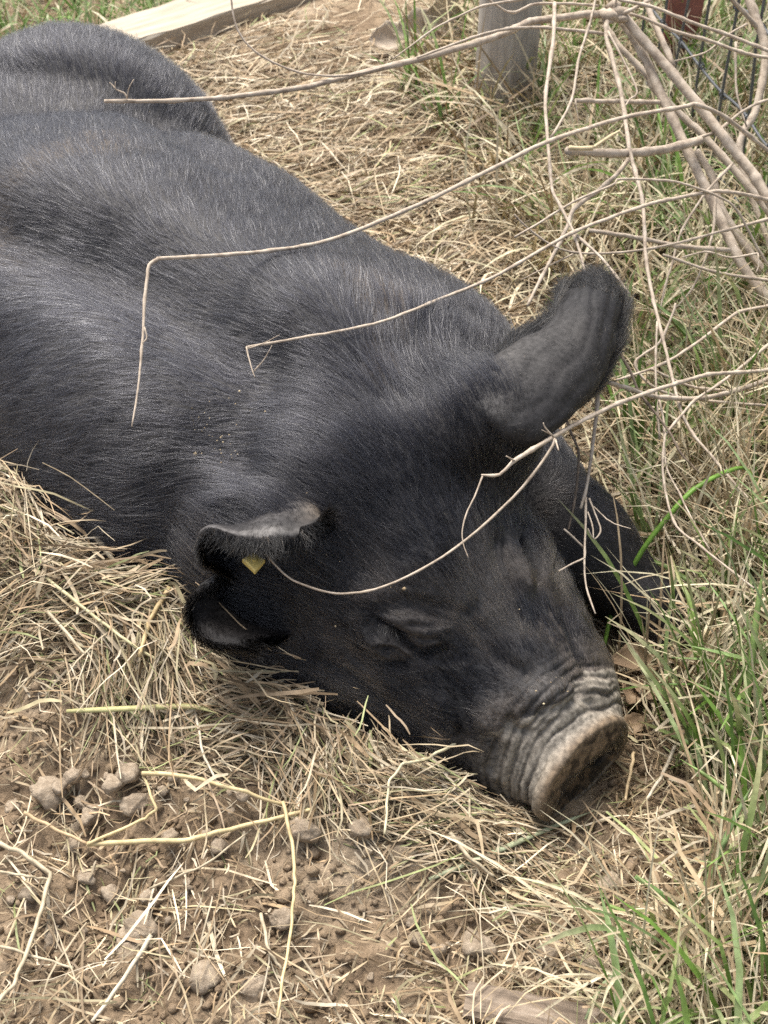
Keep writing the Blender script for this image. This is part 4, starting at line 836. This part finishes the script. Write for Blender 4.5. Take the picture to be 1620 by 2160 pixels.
# ---- wire fence running along the bank
wm, wnt, wb = new_mat("galvanised_wire"); wb.inputs['Base Color'].default_value = (.13, .135, .14, 1); wb.inputs['Metallic'].default_value = .6; wb.inputs['Roughness'].default_value = .55
fence = bpy.data.objects.new("wire_fence", None); COL.objects.link(fence); FA, FB = np.array([.475, 2.55, 0]), np.array([.70, 1.05, 0]); fence.location = FA
tag(fence, "dark woven wire fence behind the shrub branches", "fence")
FL = np.linalg.norm(FB - FA); ft = (FB - FA) / FL; zs = [.06, .19, .33, .50, .68, .88]
for k_ in range(int(FL / .105) + 1):
    p0 = FA + ft * k_ * .105; z0 = float(ground_z(p0[0], p0[1])); gk = np.random.default_rng(300 + k_)
    pts = [np.array([p0[0] + gk.normal(0, .004), p0[1] + gk.normal(0, .004), z0 + zz]) for zz in [-.03] + zs]
    v, f = tube(pts, [.0026] * len(pts), 5, 16, knots=False); mesh_obj("upright_wire", v - FA, f, wm, fence)
an = np.linspace(0, 4 * np.pi, 14); hv = np.stack([ft[0] * (an / 12.6 - .5) * .016 + .0038 * np.cos(an), ft[1] * (an / 12.6 - .5) * .016, .0038 * np.sin(an)], -1)
v, f = tube(hv, [.0016] * 14, 4, 28, knots=False); o = mesh_obj("wire_knot", v, f, wm); KNOT = o.data; bpy.data.objects.remove(o)
for j, zz in enumerate(zs):
    pts = [np.array([*(FA + ft * s_)[:2], float(ground_z(*(FA + ft * s_)[:2])) + zz]) for s_ in np.linspace(0, FL, 16)]
    v, f = tube(pts, [.0024] * 16, 5, 60, knots=False); rail = mesh_obj("line_wire", v - FA, f, wm, fence)
    for k_ in range(int(FL / .105) + 1):
        p0 = FA + ft * k_ * .105; c0 = np.array([p0[0], p0[1], float(ground_z(p0[0], p0[1])) + zz]); o = bpy.data.objects.new("wire_knot", KNOT); COL.objects.link(o); o.parent = rail; o.location = c0 - FA

# ---- clods of earth
def clod_mesh(seed):
    g_ = np.random.default_rng(seed); v = ico_v.copy(); f = ico_f.copy()
    for _ in range(2):
        e = {}; nf = []; v = v.tolist()
        def mid(a, b):
            k_ = (min(a, b), max(a, b))
            if k_ not in e: e[k_] = len(v); v.append(((np.array(v[a]) + np.array(v[b])) / 2).tolist())
            return e[k_]
        for a, b, c0 in f: m1_, m2_, m3_ = mid(a, b), mid(b, c0), mid(c0, a); nf += [(a, m1_, m3_), (b, m2_, m1_), (c0, m3_, m2_), (m1_, m2_, m3_)]
        v = unit(np.array(v)); f = np.array(nf)
    n_ = noise3(v * 1.6 + seed, seed) * .35 + noise3(v * 4.5 + seed, seed + 1) * .42 + noise3(v * 11, seed + 2) * .34
    pl = unit(g_.normal(0, 1, (9, 3))); cut = np.min(g_.uniform(.42, .85, 9)[None, :] / np.maximum(v @ pl.T, .05), axis=1)          # broken faces
    return v * (np.minimum(1.0, cut) * (.66 + .62 * n_))[:, None] * np.array([1, .85, .72]), f
CLOD = wood_mat("dry_clod", [(.28, (.19, .142, .098)), (.5, (.30, .238, .17)), (.72, (.41, .338, .255))], 3.0, (1, 1, 1), .35, .06)
CLODS = [clod_mesh(s_) for s_ in range(6)]
clod_me = []
for v, f in CLODS:
    o = mesh_obj("soil_clod", v, f, CLOD, smooth=False); clod_me.append(o.data); bpy.data.objects.remove(o)
def put_clod(u, v, rpx, label, i, grp="clods of dry earth"):
    p = on(u, v, .01); z = float(ground_z(p[0], p[1])); p = on(u, v, z + .005); r_ = rpx / FPX * project(p)[2][0]
    o = bpy.data.objects.new("soil_clod", clod_me[i % 6]); COL.objects.link(o); o.location = (p[0], p[1], z + r_ * .05); o.scale = (r_ * 1.15,) * 3; o.rotation_euler = (0, 0, i * 1.7)
    tag(o, label, "clod", grp)
NAMED = [(100, 1672, 42, "large pale rounded clod, farthest left of the clod cluster"), (262, 1632, 34, "clod at the back of the cluster touching the golden stalk's end"), (288, 1692, 32, "round pale clod under the bent golden stalk"),
         (235, 1652, 26, "clod wedged between the two biggest pale clods"), (190, 1716, 28, "low flat clod in front of the clod cluster"), (172, 1692, 20, "small clod in the middle of the clod cluster"), (150, 1632, 22, "clod behind the large pale clod on the left edge"),
         (238, 1876, 28, "angular pale clod alone on bare dirt below the long stalks"), (105, 1968, 38, "oval brown clod beside the tall bent straw"), (300, 1952, 44, "broad flat clod with a dark gap above it"), (270, 1990, 40, "grey broken clod behind the pale fallen stalk"),
         (590, 1930, 30, "brown clod beside the upright stalk's lower half"), (440, 2060, 46, "large grey crumbling clod at the bottom centre"), (540, 2085, 36, "grey clod behind the thin upright stalk's foot"),
         (880, 1786, 22, "small pale clod below the pig's chin"), (893, 1804, 20, "lower of the twin pale clods below the pig's chin"), (1010, 1992, 38, "long sausage-shaped clod above the old plank"), (935, 1994, 26, "round clod next to the sausage-shaped clod"),
         (1245, 2046, 34, "crumbly clod by the curling green blade"), (1150, 2000, 40, "soft brown clod mound above the plank's end"), (640, 1750, 34, "clod below the hay heap near the stalk joint"), (760, 1745, 30, "brown clod under the edge of the hay heap"),
         (1290, 1860, 30, "clod at the foot of the grass bank"), (1270, 1950, 30, "dark clod half under the dry grass tuft"), (60, 1880, 24, "small clod by the left edge above the bent straw")]
for i_, (u_, v_, r_, lab) in enumerate(NAMED): put_clod(u_, v_, r_, lab, i_)
gc_ = np.random.default_rng(44); MARKS = [((180, 1690), "the cluster of big pale clods"), ((420, 1760), "the level yellow stalk"), ((60, 1950), "the tall bent straw at the left edge"), ((610, 1900), "the thin upright golden stalk"), ((260, 2050), "the slanting pale stalk at the bottom"), ((1080, 1790), "the long grey-green blade"), ((860, 1700), "the pig's chin"), ((1200, 2090), "the old plank"), ((800, 2060), "the bottom middle edge"), ((480, 2080), "the large grey clod at the bottom"), ((960, 1930), "the sausage-shaped clod")]
for i_ in range(120):
    u_, v_ = gc_.uniform(0, 1290), gc_.uniform(1600, 2150); r_ = 5 + gc_.gamma(2, 4.0)
    p = on(u_, v_, .02)
    d_, hz_, sd_ = crest_coords(np.array([p[0]]), np.array([p[1]]))
    if d_[0] < .09 or pig_sdf(np.array([p]))[0] < .05 or p[0] > bank(p[1]) or noise2(np.array([p[0] * 6]), np.array([p[1] * 6]), 45)[0] < .38: continue
    mk = min(MARKS, key=lambda m_: (m_[0][0] - u_) ** 2 + (m_[0][1] - v_) ** 2)[1]
    put_clod(u_, v_, min(r_, 22), ("tiny" if r_ < 10 else "small" if r_ < 16 else "middling") + " crumbled clod of dry earth near " + mk, i_, "small clods strewn on the dirt")

# ---- single long stalks and blades of grass
def ribbon_obj(name, px, z0, w, col, mat, label, cat, group, zs_=None, fold=.35, lifts=None, round_=False, kinks=True):
    """a stalk or blade through photo points lying z0 above the ground (lifts: extra height per point)"""
    P3 = []
    for i_, (u_, v_) in enumerate(px):
        ex = z0 + (lifts[i_] if lifts is not None else 0); z = .0
        for _ in range(5): p = on(u_, v_, z); z = max(float(ground_z(p[0], p[1])), 0) + ex
        P3.append(on(u_, v_, z))
    P3 = np.array(P3); wm_ = .88 * w / 2 / FPX * float(project(P3.mean(0))[2][0])
    if round_:
        C = np.vstack([np.linspace(P3[i_], P3[i_ + 1], 5, endpoint=False) for i_ in range(len(P3) - 1)] + [P3[-1:]]); g_ = np.random.default_rng(len(bpy.data.objects)); C = C + g_.normal(0, .0004, C.shape)
        v, f = tube(C, np.full(len(C), wm_) * np.linspace(1.1, .8, len(C)), 6, len(C) * 2, knots=False); o = mesh_obj(name, v, f, mat, cols=np.tile(np.array(col), (len(v), 1)))
    else:
        C = catmull(P3, 22)[None]; T = unit(np.gradient(C, axis=1)); cv = unit(CAM - C); W = unit(np.cross(T, cv) + .35 * np.array([0, 0, 1.0]))
        v, f, cc = ribbons(C, W, np.array([wm_]), np.array([col]), lambda t: np.sqrt(np.clip(1 - (2 * np.abs(t - .42)).clip(0, 1) ** 3, .02, 1)), fold)
        N_ = np.zeros_like(v); o = mesh_obj(name, v, f, mat, cols=cc); md = o.modifiers.new("thickness", 'SOLIDIFY'); md.thickness = .0006
    tag(o, label, cat, group); return o
GOLD, PALEC, GREYG = (.58, .47, .26), (.47, .40, .28), (.42, .46, .30)
ST = "long stalks lying on the dirt"
for px, z0, w_, col, lab in [
    ([(300, 1630), (400, 1638), (500, 1665), (597, 1696)], .03, 11, GOLD, "thick golden stalk pointing from the clod cluster to the stalk joint"),
    ([(597, 1690), (620, 1800), (622, 1860), (615, 1950), (585, 2145)], .03, 9, GOLD, "thin upright golden stalk running down to the bottom edge"),
    ([(185, 1780), (395, 1772), (500, 1745), (665, 1705)], .022, 13, GOLD, "thick yellow stalk lying nearly level across the bare dirt"),
    ([(50, 1715), (110, 1745), (185, 1780)], .022, 10, (.50, .37, .22), "brownish stalk meeting the yellow stalk's left end"),
    ([(185, 1780), (300, 1730), (330, 1707), (302, 1637)], .026, 8, GOLD, "bent golden stalk hooked round the round pale clod"),
    ([(-20, 1772), (50, 1800), (107, 1845), (75, 1960), (30, 2075), (-20, 2130)], .022, 12, PALEC, "tall sharply bent pale straw along the left edge"),
    ([(318, 1976), (270, 2050), (195, 2158)], .02, 12, (.56, .50, .385), "pale broad stalk slanting to the bottom edge"),
    ([(315, 1875), (440, 1820), (530, 1750)], .016, 6, PALEC, "thin straight straw slanting over the bare dirt"),
    ([(0, 1838), (60, 1848), (107, 1856)], .02, 7, PALEC, "short straw touching the elbow of the tall bent straw"),
    ([(550, 1925), (570, 2010), (595, 2045)], .02, 9, PALEC, "short broad straw leaning beside the thin upright stalk"),
    ([(0, 1995), (80, 2020), (155, 2042)], .015, 8, PALEC, "brownish straw lying behind the oval brown clod"),
    ([(975, 1560), (905, 1598), (850, 1612), (820, 1650), (812, 1760)], .045, 8, (.60, .54, .36), "pale hooked straw standing up against the pig's jaw"),
    ([(950, 1756), (985, 1805), (1040, 1848)], .018, 11, PALEC, "broad pale straw on the dirt below the snout"),
    ([(1435, 1762), (1535, 1775), (1640, 1788)], .03, 7, PALEC, "level pale straw sticking into the grass bank"),
    ([(1338, 1587), (1330, 1630), (1318, 1690)], .012, 9, (.55, .42, .25), "short stick of straw leaning beside the pig's nostril"),
    ([(1424, 1573), (1400, 1630), (1362, 1688)], .012, 10, (.50, .44, .34), "flat grey straw on the soil just past the snout"),
    ([(200, 1130), (232, 1172), (250, 1200)], .03, 14, PALEC, "broad straw poking up from the crest of the hay heap"),
    ([(358, 1240), (315, 1310), (293, 1385)], .03, 13, (.50, .38, .20), "broad brown straw standing on the hay heap"),
    ([(60, 1190), (150, 1260), (250, 1340), (340, 1400)], .028, 9, (.55, .50, .30), "long greenish straw running down the hay heap"),
    ([(100, 1290), (180, 1380)], .03, 9, PALEC, "short pale straw on the hay heap's slope"),
    ([(140, 1500), (260, 1495), (400, 1490), (460, 1505)], .028, 14, (.44, .42, .20), "broad green-yellow leaf lying level below the hay heap"),
    ([(412, 1500), (428, 1590), (455, 1645)], .02, 7, (.56, .50, .385), "thin white straw hanging down over the dark soil bank"),
]: ribbon_obj("straw_stalk", px, z0, w_, col, STRAW, lab, "straw", ST, round_="leaf" not in lab)
GB = "single long grass blades"
for px, w_, lifts, col, lab in [
    ([(1270, 1385), (1288, 1300), (1306, 1253), (1353, 1164), (1407, 1093), (1466, 1030), (1549, 989), (1584, 998), (1630, 1070)], 13, [0, .03, .05, .10, .13, .15, .15, .14, .10], (.16, .30, .05), "tallest arching green blade crossing the dark foreleg"),
    ([(1512, 1335), (1525, 1264), (1537, 1173), (1561, 1054)], 19, [0, .05, .10, .15], (.27, .36, .13), "broad straight upright green blade to the right of the foreleg"),
    ([(1350, 1176), (1407, 1196), (1481, 1241), (1555, 1264), (1600, 1290)], 12, [.06, .07, .07, .05, .03], (.22, .32, .10), "green blade leaning level over the pig's foot"),
    ([(1545, 1665), (1555, 1596), (1579, 1448), (1596, 1300), (1612, 1180)], 19, [0, .03, .10, .16, .20], (.25, .36, .12), "broad tall upright blade near the right edge level with the snout"),
    ([(1690, 1800), (1596, 1722), (1555, 1688), (1496, 1641), (1436, 1602)], 13, [.02, .05, .06, .06, .06], (.26, .38, .12), "green blade pointing at the snout from the right edge"),
    ([(1650, 1760), (1620, 1706), (1570, 1620), (1534, 1567)], 17, [.02, .05, .09, .10], (.20, .33, .08), "thick green blade slanting above the blade that points at the snout"),
    ([(1498, 1728), (1487, 1650), (1475, 1596), (1466, 1561)], 13, [0, .03, .05, .06], (.30, .38, .18), "short upright pale green blade between snout and right edge"),
    ([(1440, 2060), (1460, 1940), (1500, 1840), (1550, 1725), (1590, 1650)], 15, [0, .04, .08, .11, .13], (.22, .32, .13), "long blue-green blade rising from the bottom right corner"),
    ([(1235, 2150), (1270, 2080), (1320, 2052), (1390, 2112)], 11, [.02, .03, .03, 0], (.36, .44, .24), "curling pale green blade beside the crumbly clod"),
    ([(1285, 1910), (1340, 1932), (1400, 1962)], 11, [.03, .03, .01], (.24, .34, .10), "short green blade poking left out of the lower grass bank"),
    ([(1340, 1848), (1410, 1900), (1455, 1962)], 15, [.06, .05, .01], (.18, .30, .10), "broad blue-green blade bending left in the lower grass bank"),
    ([(905, 1855), (1060, 1790), (1160, 1746), (1258, 1708)], 14, [.006, .008, .008, .006], GREYG, "long grey-green blade lying straight across the dirt below the snout"),
    ([(1505, 2040), (1490, 1960), (1475, 1900)], 17, [0, .05, .08], (.20, .33, .07), "stubby upright green blade in the bottom right grass"),
    ([(1500, 900), (1440, 870), (1400, 850)], 10, [.01, .05, .06], (.20, .32, .10), "green blade leaning under the low shrub branches"),
    ([(1610, 975), (1540, 925), (1455, 875)], 14, [.01, .06, .09], (.24, .36, .10), "bright green blade slanting below the low shrub branches"),
]: ribbon_obj("grass_blade", px, .004, w_, col, GRASS, lab, "grass blade", GB, lifts=lifts)

# ---- dead leaves
LEAFM = wood_mat("dead_leaf_brown", [(.25, (.19, .125, .075)), (.55, (.33, .235, .15)), (.8, (.44, .34, .235))], 28, (1, 1, 1), .3, .002)
LEAFP = wood_mat('bleached_leaf', [(.25, (.36, .28, .20)), (.55, (.54, .45, .35)), (.8, (.64, .56, .46))], 28, (1, 1, 1), .3, .002)
def leaf(u, v, lw, lh, rz, lift, tilt, label, seed, grp):
    g_ = np.random.default_rng(seed); n_, m_ = 13, 7; s = np.linspace(0, 1, n_); t = np.linspace(-1, 1, m_); S_, T_ = np.meshgrid(s, t, indexing='ij')
    wd = np.sin(np.pi * S_.clip(.02, .98)) ** .75 * (1 + .10 * np.sin(S_ * 21 + seed))
    X = (S_ - .5) * lw; Y = T_ * wd * lh / 2; Zl = .25 * lh * T_ ** 2 * wd + .10 * lw * np.sin(S_ * 3 + seed) + .02 * lw * np.sin(S_ * 17 + T_ * 5)
    Vv = np.stack([X, Y, Zl], -1).reshape(-1, 3); idx = np.arange(n_ * m_).reshape(n_, m_); f = np.stack([idx[:-1, :-1], idx[1:, :-1], idx[1:, 1:], idx[:-1, 1:]], -1).reshape(-1, 4)
    o = mesh_obj("dead_leaf", Vv, f, LEAFP if v < 200 else LEAFM); z = 0.0
    for _ in range(5): p = on(u, v, z); z = float(ground_z(p[0], p[1])) + lift
    o.location = on(u, v, z); o.rotation_euler = (tilt, .15, rz); md = o.modifiers.new("thickness", 'SOLIDIFY'); md.thickness = .0008; tag(o, label, "leaf", grp)
g1, g2 = "dead leaves by the snout", "dead leaves by the fence post"
leaf(1345, 1395, .070, .036, .25, .025, .35, "large curled brown leaf behind the snout, widest of its cluster", 1, g1); leaf(1328, 1465, .040, .026, 1.25, .020, .5, "upright tan oval leaf touching the pig's nose", 2, g1)
leaf(1372, 1452, .046, .026, -.5, .018, .3, "brown leaf half under the grass past the tan oval leaf", 3, g1); leaf(1335, 1528, .034, .022, .9, .012, .3, "small reddish leaf beside the snout's wrinkles", 4, g1)
leaf(818, 82, .075, .060, .4, .03, .9, "pale leaf lying lowest of the group left of the post", 5, g2); leaf(880, 66, .110, .075, .5, .05, .95, "big folded tan leaf left of the fence post", 6, g2); leaf(935, 38, .11, .095, .6, .06, 1.1, "broad standing tan leaf nearest the fence post", 7, g2)
leaf(1568, 965, .05, .03, .4, .03, .4, "brown crumpled leaf at the right edge under the shrub", 8, "dead leaves under the shrub")
